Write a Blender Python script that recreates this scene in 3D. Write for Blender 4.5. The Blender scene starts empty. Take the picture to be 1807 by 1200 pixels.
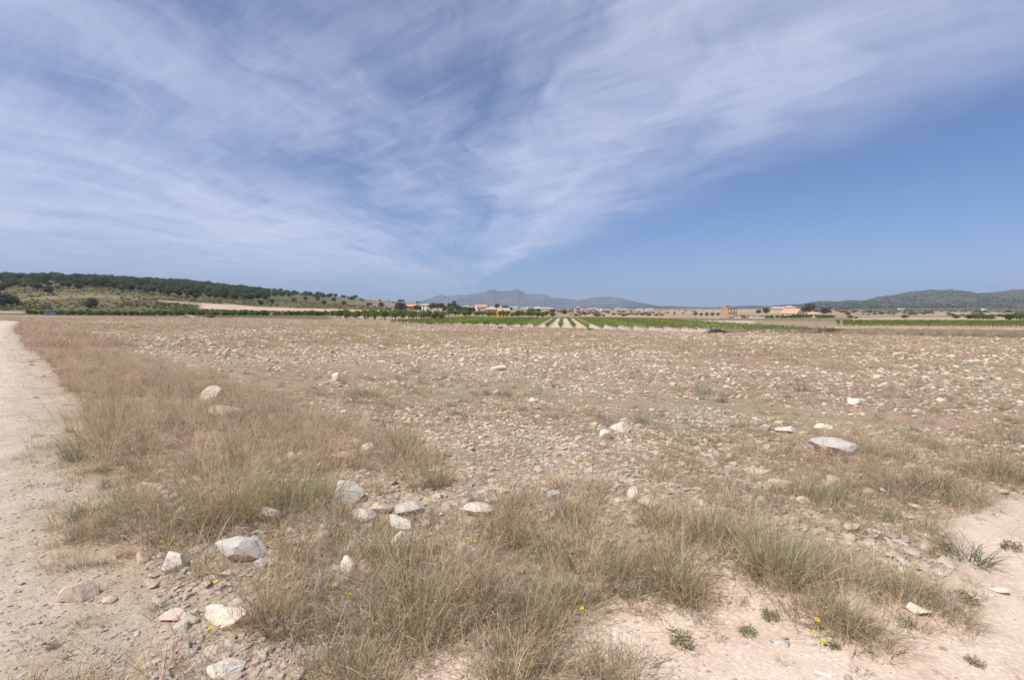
import bpy, math, random
import numpy as np
from mathutils import Vector

random.seed(7)
RNG = np.random.default_rng(7)
SC = bpy.context.scene
COL = SC.collection
R = math.radians

# ------------------------------------------------------------------ camera
F = 903.0                       # focal length in photo pixels (photo is 1807 x 1200)
PITCH = math.atan(50.0 / F)
CAMH = 1.6
cam_d = bpy.data.cameras.new('camera')
cam_d.sensor_width = 36.0
cam_d.lens = 36.0 * F / 1807.0
cam_d.clip_start = 0.05
cam_d.clip_end = 60000
cam = bpy.data.objects.new('camera', cam_d)
cam.location = (0, 0, CAMH)
cam.rotation_euler = (math.pi / 2 - PITCH, 0, 0)
COL.objects.link(cam)
SC.camera = cam

# ------------------------------------------------------------------ light
SUN_EL, SUN_AZ = R(54), R(-126)          # azimuth clockwise from the view direction (+Y): behind left
sd = Vector((math.sin(SUN_AZ) * math.cos(SUN_EL), math.cos(SUN_AZ) * math.cos(SUN_EL), math.sin(SUN_EL)))
sun_d = bpy.data.lights.new('sun', 'SUN')
sun_d.energy = 4.6
sun_d.angle = R(0.6)
sun_d.color = (1.0, 0.95, 0.88)
sun = bpy.data.objects.new('sun', sun_d)
sun.rotation_euler = sd.to_track_quat('Z', 'Y').to_euler()
sun.location = (-40, -20, 80)
COL.objects.link(sun)
SC.view_settings.view_transform = 'Standard'
SC.view_settings.look = 'None'
SC.view_settings.gamma = 1.0
SC.view_settings.exposure = 0.02
SC.view_settings.use_curve_mapping = False
SC.cycles.use_denoising = True
SC.cycles.max_bounces = 5
SC.cycles.diffuse_bounces = 3
SC.cycles.glossy_bounces = 1
SC.cycles.transmission_bounces = 3
SC.cycles.volume_bounces = 0
SC.cycles.transparent_max_bounces = 4


# ------------------------------------------------------------------ node helpers
class NT:
    """tiny expression builder for shader node trees"""
    def __init__(self, tree):
        self.t = tree
        tree.nodes.clear()

    def n(self, typ, **kw):
        nd = self.t.nodes.new(typ)
        for k, v in kw.items():
            setattr(nd, k, v)
        return nd

    def put(self, sock, val):
        if isinstance(val, bpy.types.NodeSocket):
            self.t.links.new(val, sock)
        elif val is not None:
            if sock.type == 'RGBA' and len(val) == 3:
                val = (*val, 1)
            sock.default_value = val

    def m(self, op, a, b=None, c=None, clamp=False):
        nd = self.n('ShaderNodeMath', operation=op, use_clamp=clamp)
        for i, v in enumerate((a, b, c)):
            if v is not None:
                self.put(nd.inputs[i], v)
        return nd.outputs[0]

    def noise(self, vec, scale, detail=4, rough=0.55, dist=0.0, out=0):
        nd = self.n('ShaderNodeTexNoise')
        if vec is not None:
            self.put(nd.inputs['Vector'], vec)
        nd.inputs['Scale'].default_value = scale
        nd.inputs['Detail'].default_value = detail
        nd.inputs['Roughness'].default_value = rough
        nd.inputs['Distortion'].default_value = dist
        return nd.outputs[out]

    def comb(self, x, y, z=0.0):
        nd = self.n('ShaderNodeCombineXYZ')
        for s, v in zip(nd.inputs, (x, y, z)):
            self.put(s, v)
        return nd.outputs[0]

    def smooth(self, x, a, b, lo=0.0, hi=1.0):
        nd = self.n('ShaderNodeMapRange', interpolation_type='SMOOTHSTEP')
        for s, v in zip(nd.inputs, (x, a, b, lo, hi)):
            self.put(s, v)
        return nd.outputs[0]

    def mix(self, f, a, b, blend='MIX'):
        nd = self.n('ShaderNodeMix', data_type='RGBA', blend_type=blend)
        self.put(nd.inputs[0], f)
        self.put(nd.inputs[6], a)
        self.put(nd.inputs[7], b)
        return nd.outputs[2]

    def bump(self, h, strength=0.5, dist=0.02, normal=None):
        nd = self.n('ShaderNodeBump')
        nd.inputs['Strength'].default_value = strength
        nd.inputs['Distance'].default_value = dist
        self.put(nd.inputs['Height'], h)
        if normal is not None:
            self.put(nd.inputs['Normal'], normal)
        return nd.outputs[0]


# ------------------------------------------------------------------ sky: clear blue with high cirrus
world = bpy.data.worlds.new('World')
SC.world = world
world.use_nodes = True
W = NT(world.node_tree)
sky = W.n('ShaderNodeTexSky', sky_type='NISHITA')
sky.sun_disc = False
sky.sun_elevation = SUN_EL
sky.sun_rotation = SUN_AZ
sky.altitude = 600
sky.air_density = 1.0
sky.dust_density = 0.35
sky.ozone_density = 2.0
tc = W.n('ShaderNodeTexCoord')
sep = W.n('ShaderNodeSeparateXYZ')
W.put(sep.inputs[0], tc.outputs['Generated'])
dx, dy, dz = sep.outputs
zz = W.m('ADD', W.m('MAXIMUM', dz, 0.0), 0.06)
px = W.m('DIVIDE', dx, zz)                # position on the cloud layer
py = W.m('DIVIDE', dy, zz)
qx = W.m('ADD', px, 0.8)
qy = W.m('SUBTRACT', 9.0, py)
qys = W.m('MAXIMUM', qy, 0.6)
ang = W.m('MULTIPLY', W.m('ARCTAN2', qx, qys), 1.5)             # streaks fan out from one point of the layer
rad = W.m('SQRT', W.m('ADD', W.m('MULTIPLY', qx, qx), W.m('MULTIPLY', qys, qys)))
P2 = W.comb(px, py)
warp = W.m('MULTIPLY', W.m('SUBTRACT', W.noise(P2, 0.7, 3), 0.5), 0.38)
angw = W.m('ADD', ang, warp)
st1 = W.noise(W.comb(W.m('MULTIPLY', angw, 6.0), W.m('MULTIPLY', rad, 0.55)), 1.0, 5, 0.6, 0.3)
st2 = W.noise(W.comb(W.m('MULTIPLY', angw, 17.0), W.m('MULTIPLY', rad, 1.1), 3.0), 1.0, 5, 0.62, 0.4)
# fine hairs lying across the bands
hx = W.m('ADD', W.m('MULTIPLY', px, 0.80), W.m('MULTIPLY', py, -0.6))
hy = W.m('ADD', W.m('MULTIPLY', px, 0.6), W.m('MULTIPLY', py, 0.80))
hair = W.noise(W.comb(W.m('ADD', W.m('MULTIPLY', hx, 1.4), W.m('MULTIPLY', warp, 2.0)), W.m('MULTIPLY', hy, 7.5), 7.0), 1.0, 5, 0.65, 0.6)
big = W.noise(P2, 0.55, 2, 0.5)
cover = W.smooth(W.m('ADD', ang, W.m('MULTIPLY', warp, 0.5)), 0.34, 0.62, 1.0, 0.0)
band = W.m('MULTIPLY', W.smooth(angw, 0.18, 0.38), W.smooth(angw, 0.40, 0.56, 1.0, 0.0))
leftm = W.smooth(ang, 0.0, -0.45, 0.0, 1.0)
d = W.m('ADD', W.m('MULTIPLY', st1, 0.95), W.m('MULTIPLY', st2, 0.50))
d = W.m('ADD', d, W.m('MULTIPLY', hair, 0.36))
d = W.m('ADD', d, W.m('MULTIPLY', W.m('SUBTRACT', big, 0.5), 0.9))
d = W.m('ADD', d, W.m('MULTIPLY', band, 0.24))
d = W.m('ADD', d, W.m('MULTIPLY', leftm, 0.34))
dens = W.smooth(d, 0.43, 1.66)
dens = W.m('MULTIPLY', dens, W.m('ADD', W.m('MULTIPLY', cover, 0.97), 0.03))
lowf = W.smooth(dz, -0.02, 0.13, 0.25, 1.0)
dens = W.m('MULTIPLY', W.m('MULTIPLY', dens, lowf), 0.95)
skyc = W.mix(1.0, sky.outputs[0], (0.59, 0.71, 0.99), 'MULTIPLY')
colr = W.mix(dens, skyc, (7.2, 7.6, 9.4))
bg = W.n('ShaderNodeBackground')
W.put(bg.inputs[0], colr)
bg.inputs[1].default_value = 0.105
wo = W.n('ShaderNodeOutputWorld')
W.put(wo.inputs[0], bg.outputs[0])


# ------------------------------------------------------------------ numpy noise
def _hash(ix, iy, s):
    h = (ix.astype(np.int64) * 374761393 + iy.astype(np.int64) * 668265263 + s * 974711) & 0xFFFFFFFF
    h = ((h ^ (h >> 13)) * 1274126177) & 0xFFFFFFFF
    return ((h ^ (h >> 16)) & 0xFFFF) / 65535.0


def vnoise(x, y, s=0):
    x = np.asarray(x, float); y = np.asarray(y, float)
    ix, iy = np.floor(x), np.floor(y)
    fx, fy = x - ix, y - iy
    fx = fx * fx * (3 - 2 * fx); fy = fy * fy * (3 - 2 * fy)
    a, b = _hash(ix, iy, s), _hash(ix + 1, iy, s)
    c, e = _hash(ix, iy + 1, s), _hash(ix + 1, iy + 1, s)
    return (a + (b - a) * fx) * (1 - fy) + (c + (e - c) * fx) * fy


def fbm(x, y, s=0, o=4):
    t = 0; a = 0.5; n = 0
    for i in range(o):
        t = t + a * vnoise(x * 2 ** i, y * 2 ** i, s + 17 * i); n += a; a *= 0.5
    return t / n


def sstep(x, a, b):
    t = np.clip((np.asarray(x, float) - a) / (b - a), 0, 1)
    return t * t * (3 - 2 * t)


# ------------------------------------------------------------------ terrain height
# surveyed columns: bearing (as photo x) -> list of (depth in m, photo y of the ground there)
COLS = [
    (-300, [(190, 556), (235, 553), (260, 549), (300, 541), (360, 530), (420, 515), (500, 505), (650, 495), (850, 489), (2500, 505), (12000, 547)]),
    (0, [(190, 556), (235, 553), (260, 549), (300, 541), (360, 530), (420, 515), (500, 505), (650, 495), (850, 489), (2500, 505), (12000, 547)]),
    (160, [(190, 557.5), (235, 554), (262, 548), (300, 537), (360, 524), (420, 508), (520, 501), (700, 494), (850, 491), (2500, 505), (12000, 547)]),
    (320, [(175, 560), (235, 554), (270, 550), (320, 541), (380, 530), (430, 523), (550, 513), (750, 503), (950, 499), (2500, 510), (12000, 547)]),
    (480, [(165, 562), (230, 554), (290, 550), (350, 545), (400, 539), (450, 533), (600, 526), (800, 519), (1050, 515), (2500, 525), (12000, 547)]),
    (600, [(150, 565), (220, 555), (300, 551), (380, 545), (450, 541), (600, 535), (850, 528), (1150, 524.5), (2500, 532), (12000, 547)]),
    (730, [(125, 571), (180, 561), (300, 553.5), (400, 549), (500, 546), (800, 540), (1300, 535), (2500, 540), (12000, 547)]),
    (820, [(112, 574), (180, 566), (280, 557.5), (400, 552), (600, 549), (1000, 545), (1500, 543), (3000, 543), (12000, 547)]),
    (900, [(103, 577), (160, 567.5), (220, 563), (300, 558), (450, 553), (700, 549), (1200, 545.5), (3000, 544), (12000, 547)]),
    (1050, [(92, 580.5), (150, 569), (220, 563), (300, 560), (450, 555), (700, 550.5), (1200, 548), (3000, 546), (12000, 547)]),
    (1250, [(80, 587), (120, 576), (220, 566), (360, 562), (500, 556.5), (800, 551), (1500, 547), (3000, 545), (12000, 547)]),
    (1400, [(76, 588), (110, 580), (180, 569), (300, 564), (380, 561), (480, 550.5), (700, 548.5), (1500, 546.5), (3000, 545), (12000, 547)]),
    (1600, [(68, 591), (85, 588), (110, 580), (200, 568), (320, 560), (500, 555), (900, 549.5), (1800, 546), (3000, 544), (12000, 547)]),
    (1807, [(62, 597), (80, 594), (100, 585), (200, 570), (350, 561), (600, 554), (900, 550), (1800, 546.5), (3000, 544), (12000, 547)]),
    (2200, [(62, 597), (80, 594), (100, 585), (200, 570), (350, 561), (600, 554), (900, 550), (1800, 546.5), (3000, 544), (12000, 547)]),
]
CU = np.array([c[0] for c in COLS], float)
CYE = [c[1][0][0] for c in COLS]
CK = []
for u_, ks in COLS:
    ys = [0.0] + [k[0] for k in ks]
    zs = [0.0] + [CAMH - k[0] * (k[1] - 550.0) / F for k in ks]
    CK.append((ys, zs))


def bearing(x, y):
    return 903.5 + F * np.asarray(x, float) / np.maximum(y, 0.01)


def field_edge(x, y):
    return np.interp(np.clip(bearing(x, y), -300, 2200), CU, CYE)


# edges of the two tracks
LT_Y = [-30, -2, 2.2, 2.7, 3.3, 4.3, 6.3, 9, 14, 25, 45, 66, 74, 79, 82.5, 85, 86.5, 88]
LT_X = [1, -1.0, -1.9, -2.2, -2.75, -3.75, -5.5, -8.0, -12.9, -24.0, -43.8, -63.5, -70.5, -76, -82, -92, -106, -160]
SE_X = [-30, -2.2, -0.9, -0.55, -0.1, 0.35, 1.1, 1.6, 2.1, 2.75, 3.4, 4.6, 7, 14, 40]
SE_Y = [0.4, 1.7, 2.05, 2.2, 2.5, 2.75, 2.95, 2.88, 2.80, 3.05, 3.9, 4.6, 5.4, 7.0, 9.0]


def left_track(x, y):        # >0 on the track (metres inside its right edge)
    return (np.interp(y, LT_Y, LT_X) - x) * 0.72


def sand_track(x, y):        # >0 on the sandy track
    return np.interp(x, SE_X, SE_Y) - y


def H(x, y):
    x = np.atleast_1d(np.asarray(x, float)); y = np.atleast_1d(np.asarray(y, float))
    u = np.clip(bearing(x, y), -299.9, 2199.9)
    zc = np.stack([np.interp(y, k[0], k[1]) for k in CK])
    i = np.clip(np.searchsorted(CU, u) - 1, 0, len(CU) - 2)
    t = (u - CU[i]) / (CU[i + 1] - CU[i])
    ar = np.arange(len(x))
    z = zc[i, ar] * (1 - t) + zc[i + 1, ar] * t
    r = np.hypot(x, y)
    near = 1 - sstep(r, 60, 140)
    lt, st = left_track(x, y), sand_track(x, y)
    tr = np.maximum(sstep(lt, -0.5, 0.4), sstep(st, -0.25, 0.35))
    z = z + near * (1 - tr) * ((fbm(x * 0.7, y * 0.7, 3, 3) - 0.5) * 0.16 + (fbm(x * 5, y * 5, 5, 3) - 0.5) * 0.05)
    z = z + near * (fbm(x * 18, y * 18, 9, 2) - 0.5) * 0.012
    z = z + near * 0.05 * sstep(lt, 0.3, -1.2) * (1 - sstep(lt, -1.5, -7)) - near * 0.03 * sstep(lt, -0.2, 0.8) - near * 0.03 * sstep(st, -0.1, 0.5)
    far = sstep(r, 220, 500)
    z = z + far * (fbm(x * 0.02, y * 0.02, 11, 4) - 0.5) * np.minimum(r * 0.004, 6.0)
    return z


def h1(x, y):
    return float(H(x, y)[0])


def ray(u, v):
    a, c = (u - 903.5) / F, (600.0 - v) / F
    return (a, math.cos(PITCH) + c * math.sin(PITCH), -math.sin(PITCH) + c * math.cos(PITCH))


def G(u, v):
    """ground point seen at photo pixel (u, v), near field"""
    a, b, c = ray(u, v)
    Y = np.geomspace(1.2, 400, 2500)
    e = CAMH + c / b * Y - H(a / b * Y, Y)
    i = max(1, int(np.argmax(e <= 0)))
    t = e[i - 1] / (e[i - 1] - e[i] + 1e-9)
    y = float(Y[i - 1] + (Y[i] - Y[i - 1]) * t)
    return a / b * y, y, h1(a / b * y, y)


def D(u, Y):
    """ground point on bearing u at depth Y"""
    X = (u - 903.5) / F * Y
    return X, Y, h1(X, Y)


# ------------------------------------------------------------------ mesh helpers
def mesh(name, verts, faces, cols=None, mat=None, smooth=False):
    me = bpy.data.meshes.new(name)
    verts = np.asarray(verts, np.float32)
    if isinstance(faces, np.ndarray):
        k = faces.shape[1]
        me.vertices.add(len(verts)); me.vertices.foreach_set('co', verts.ravel())
        me.loops.add(faces.size); me.loops.foreach_set('vertex_index', faces.astype(np.int32).ravel())
        me.polygons.add(len(faces))
        me.polygons.foreach_set('loop_start', np.arange(0, faces.size, k, dtype=np.int32))
        me.polygons.foreach_set('loop_total', np.full(len(faces), k, np.int32))
        me.update(calc_edges=True)
    else:
        me.from_pydata(verts.tolist(), [], faces); me.update()
    if cols is not None:
        ca = me.color_attributes.new('Col', 'FLOAT_COLOR', 'POINT')
        c4 = np.ones((len(verts), 4), np.float32); c4[:, :3] = cols
        ca.data.foreach_set('color', c4.ravel())
    me.polygons.foreach_set('use_smooth', np.full(len(me.polygons), smooth))
    if mat:
        me.materials.append(mat)
    return me


def obj(name, me, parent=None, loc=(0, 0, 0), rot=(0, 0, 0), scl=(1, 1, 1), link=True):
    o = bpy.data.objects.new(name, me)
    o.location = loc; o.rotation_euler = rot
    o.scale = scl if hasattr(scl, '__len__') else (scl, scl, scl)
    if parent:
        o.parent = parent
    if link:
        COL.objects.link(o)
    return o


def tag(o, label, cat, group=None):
    o['label'] = label; o['category'] = cat
    if group:
        o['group'] = group
    return o


def struct(o):
    o['kind'] = 'structure'; return o


def stuff(o, label, cat):
    o['kind'] = 'stuff'; o['label'] = label; o['category'] = cat; return o


class MB:
    """collects simple solids into one mesh"""
    def __init__(self):
        self.v = []; self.f = []

    def box(self, x0, x1, y0, y1, z0, z1):
        b = len(self.v)
        self.v += [(x, y, z) for z in (z0, z1) for x, y in ((x0, y0), (x1, y0), (x1, y1), (x0, y1))]
        self.f += [[b + i for i in q] for q in ((3, 2, 1, 0), (4, 5, 6, 7), (0, 1, 5, 4), (1, 2, 6, 5), (2, 3, 7, 6), (3, 0, 4, 7))]
        return self

    def prism(self, pts, y0, y1, axis='y'):
        b = len(self.v); n = len(pts)
        for yy in (y0, y1):
            for p, q in pts:
                self.v.append((p, yy, q) if axis == 'y' else (yy, p, q))
        self.f.append([b + i for i in range(n)][::-1] if axis == 'x' else [b + i for i in range(n)])
        self.f.append([b + n + i for i in range(n)] if axis == 'x' else [b + n + i for i in range(n)][::-1])
        for i in range(n):
            j = (i + 1) % n
            self.f.append([b + i, b + n + i, b + n + j, b + j])
        return self

    def tube(self, pts, rs, k=6):
        base = len(self.v)
        pts = [Vector(p) for p in pts]
        for i, p in enumerate(pts):
            t = (pts[min(i + 1, len(pts) - 1)] - pts[max(i - 1, 0)]).normalized()
            a = t.orthogonal().normalized(); c = t.cross(a)
            for j in range(k):
                w = 2 * math.pi * j / k
                self.v.append(tuple(p + (a * math.cos(w) + c * math.sin(w)) * rs[i]))
        for i in range(len(pts) - 1):
            for j in range(k):
                q = base + i * k
                self.f.append([q + j, q + (j + 1) % k, q + k + (j + 1) % k, q + k + j])
        self.f.append([base + j for j in range(k)][::-1])
        self.f.append([base + (len(pts) - 1) * k + j for j in range(k)])
        return self

    def me(self, name, mat, smooth=False):
        return mesh(name, self.v, self.f, None, mat, smooth)


# ------------------------------------------------------------------ materials
def newmat(name):
    m = bpy.data.materials.new(name); m.use_nodes = True
    return m, NT(m.node_tree)


def bsdf_out(T, color, rough=0.9, spec=0.2, normal=None, metallic=0.0):
    b = T.n('ShaderNodeBsdfPrincipled')
    T.put(b.inputs['Base Color'], color)
    T.put(b.inputs['Roughness'], rough)
    b.inputs['Specular IOR Level'].default_value = spec
    b.inputs['Metallic'].default_value = metallic
    if normal is not None:
        T.put(b.inputs['Normal'], normal)
    o = T.n('ShaderNodeOutputMaterial')
    T.put(o.inputs[0], b.outputs[0])
    return b


def m_veg():
    m, T = newmat('vegetation')
    at = T.n('ShaderNodeAttribute', attribute_name='Col')
    oi = T.n('ShaderNodeObjectInfo')
    hs = T.n('ShaderNodeHueSaturation')
    T.put(hs.inputs['Hue'], T.m('ADD', T.m('MULTIPLY', oi.outputs['Random'], 0.03), 0.485))
    T.put(hs.inputs['Value'], T.m('ADD', T.m('MULTIPLY', T.m('FRACT', T.m('MULTIPLY', oi.outputs['Random'], 7.31)), 0.5), 0.76))
    T.put(hs.inputs['Color'], at.outputs['Color'])
    df = T.n('ShaderNodeBsdfDiffuse'); tr = T.n('ShaderNodeBsdfTranslucent')
    T.put(df.inputs[0], hs.outputs[0]); T.put(tr.inputs[0], hs.outputs[0])
    mx = T.n('ShaderNodeMixShader'); mx.inputs[0].default_value = 0.3
    T.put(mx.inputs[1], df.outputs[0]); T.put(mx.inputs[2], tr.outputs[0])
    o = T.n('ShaderNodeOutputMaterial'); T.put(o.inputs[0], mx.outputs[0])
    return m


def m_ground():
    m, T = newmat('stony_soil')
    at = T.n('ShaderNodeAttribute', attribute_name='Col')
    geo = T.n('ShaderNodeNewGeometry')
    pos = geo.outputs['Position']
    n1 = T.noise(pos, 3.0, 6, 0.6)
    n2 = T.noise(pos, 45.0, 4, 0.6)
    n3 = T.noise(pos, 0.09, 6, 0.65)
    v = T.n('ShaderNodeTexVoronoi'); v.inputs['Scale'].default_value = 38.0
    T.put(v.inputs['Vector'], pos)
    peb = T.smooth(v.outputs['Distance'], 0.15, 0.45, 1.0, 0.0)
    c = T.mix(T.m('MULTIPLY', T.smooth(n1, 0.35, 0.7), 0.35), at.outputs['Color'], (0.60, 0.50, 0.40), 'MULTIPLY')
    c = T.mix(T.m('MULTIPLY', T.smooth(n2, 0.42, 0.7), 0.6), c, T.mix(1.0, c, (1.45, 1.45, 1.45), 'MULTIPLY'))
    c = T.mix(T.m('MULTIPLY', T.smooth(n3, 0.4, 0.65), 0.22), c, (0.55, 0.52, 0.42), 'MULTIPLY')
    hgt = T.m('ADD', T.m('MULTIPLY', n2, 0.6), T.m('MULTIPLY', peb, 0.5))
    bsdf_out(T, c, 0.95, 0.1, T.bump(hgt, 0.4, 0.010))
    return m


def m_stone():
    m, T = newmat('limestone')
    tcn = T.n('ShaderNodeTexCoord')
    oi = T.n('ShaderNodeObjectInfo')
    rnd = oi.outputs['Random']
    pos = T.n('ShaderNodeVectorMath', operation='ADD')
    T.put(pos.inputs[0], tcn.outputs['Object'])
    T.put(pos.inputs[1], T.comb(T.m('MULTIPLY', rnd, 30.0), T.m('MULTIPLY', rnd, 17.0), rnd))
    p = pos.outputs[0]
    at = T.n('ShaderNodeAttribute', attribute_name='tint', attribute_type='OBJECT')
    r2 = T.m('FRACT', T.m('MULTIPLY', rnd, 5.77))
    cr = T.n('ShaderNodeValToRGB')
    e = cr.color_ramp.elements
    e[0].position = 0.0; e[0].color = (0.56, 0.42, 0.32, 1)
    e[1].position = 1.0; e[1].color = (0.82, 0.73, 0.58, 1)
    for ps, cc in ((0.3, (0.72, 0.59, 0.46, 1)), (0.55, (0.70, 0.50, 0.36, 1)), (0.75, (0.54, 0.49, 0.43, 1))):
        el = e.new(ps); el.color = cc
    T.put(cr.inputs[0], T.m('ADD', T.m('MULTIPLY', at.outputs['Fac'], 1.0), T.m('MULTIPLY', T.m('ADD', T.m('MULTIPLY', T.m('FRACT', T.m('MULTIPLY', rnd, 31.7)), 0.5), T.m('MULTIPLY', T.m('GREATER_THAN', r2, 0.75), 0.5)), T.m('LESS_THAN', at.outputs['Fac'], 0.001))))
    n1 = T.noise(p, 2.2, 6, 0.65)
    n2 = T.noise(p, 9.0, 5, 0.7)
    n3 = T.noise(p, 4.5, 3, 0.5)
    c = T.mix(T.m('MULTIPLY', T.smooth(n1, 0.42, 0.68), 0.5), cr.outputs[0], (0.78, 0.71, 0.60))
    c = T.mix(T.m('MULTIPLY', T.smooth(n3, 0.52, 0.70), 0.4), c, (0.66, 0.45, 0.30))
    c = T.mix(T.m('MULTIPLY', T.smooth(n2, 0.60, 0.74), 0.45), c, (0.26, 0.24, 0.21))
    h = T.m('ADD', T.m('MULTIPLY', n1, 0.5), T.m('MULTIPLY', n2, 0.5))
    bsdf_out(T, c, 0.92, 0.2, T.bump(h, 0.7, 0.05))
    return m


def m_plain(name, col, rough=0.85, var=0.15, scale=3.0, spec=0.2, metallic=0.0, bump=0.0):
    m, T = newmat(name)
    tcn = T.n('ShaderNodeTexCoord')
    n = T.noise(tcn.outputs['Object'], scale, 5, 0.6)
    c = T.mix(T.m('MULTIPLY', T.smooth(n, 0.35, 0.7), var * 2), col, tuple(x * 0.55 for x in col))
    bsdf_out(T, c, rough, spec, T.bump(n, bump, 0.03) if bump else None, metallic)
    return m


def m_hill(name, dark, pale, rock, scale):
    m, T = newmat(name)
    geo = T.n('ShaderNodeNewGeometry')
    pos = geo.outputs['Position']
    n1 = T.noise(pos, scale, 7, 0.65)
    n2 = T.noise(pos, scale * 6, 5, 0.65)
    c = T.mix(T.smooth(n1, 0.38, 0.62), dark, pale)
    c = T.mix(T.m('MULTIPLY', T.smooth(n2, 0.5, 0.66), 0.75), c, rock)
    bsdf_out(T, c, 0.95, 0.05)
    return m


VEG = m_veg()
GROUND = m_ground()
STONE = m_stone()
BARK = m_plain('bark', (0.13, 0.10, 0.075), 0.95, 0.3, 8.0, bump=0.5)
WHITE = m_plain('white_render', (0.78, 0.75, 0.70), 0.9, 0.06, 0.6)
CREAM = m_plain('cream_render', (0.66, 0.56, 0.44), 0.9, 0.08, 0.6)
TAN = m_plain('tan_brick', (0.50, 0.34, 0.22), 0.92, 0.12, 1.2)
OCHRE = m_plain('ochre_render', (0.70, 0.42, 0.13), 0.9, 0.08, 0.6)
REDWALL = m_plain('red_render', (0.55, 0.22, 0.14), 0.9, 0.1, 0.6)
TILE_O = m_plain('orange_roof_tile', (0.64, 0.39, 0.24), 0.85, 0.2, 2.0)
TILE_P = m_plain('faded_roof_tile', (0.56, 0.42, 0.33), 0.85, 0.2, 2.0)
GLASS = m_plain('dark_window_glass', (0.05, 0.06, 0.07), 0.15, 0.05, 1.0, 0.5)
PALEWIN = m_plain('pale_shutter', (0.78, 0.77, 0.74), 0.7, 0.03, 1.0)
DOORM = m_plain('brown_door', (0.16, 0.09, 0.05), 0.6, 0.1, 2.0)
RUBBER = m_plain('tyre_rubber', (0.03, 0.03, 0.03), 0.9, 0.05)
METAL = m_plain('grey_steel', (0.42, 0.43, 0.44), 0.5, 0.1, 2.0, 0.5, 0.6)
PETAL = m_plain('yellow_petal', (0.85, 0.58, 0.01), 0.7, 0.05, 40.0)
PISTIL = m_plain('orange_flower_centre', (0.55, 0.22, 0.01), 0.8, 0.1, 60.0)
STEM = m_plain('green_stem', (0.12, 0.16, 0.05), 0.8, 0.1, 30.0)

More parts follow.
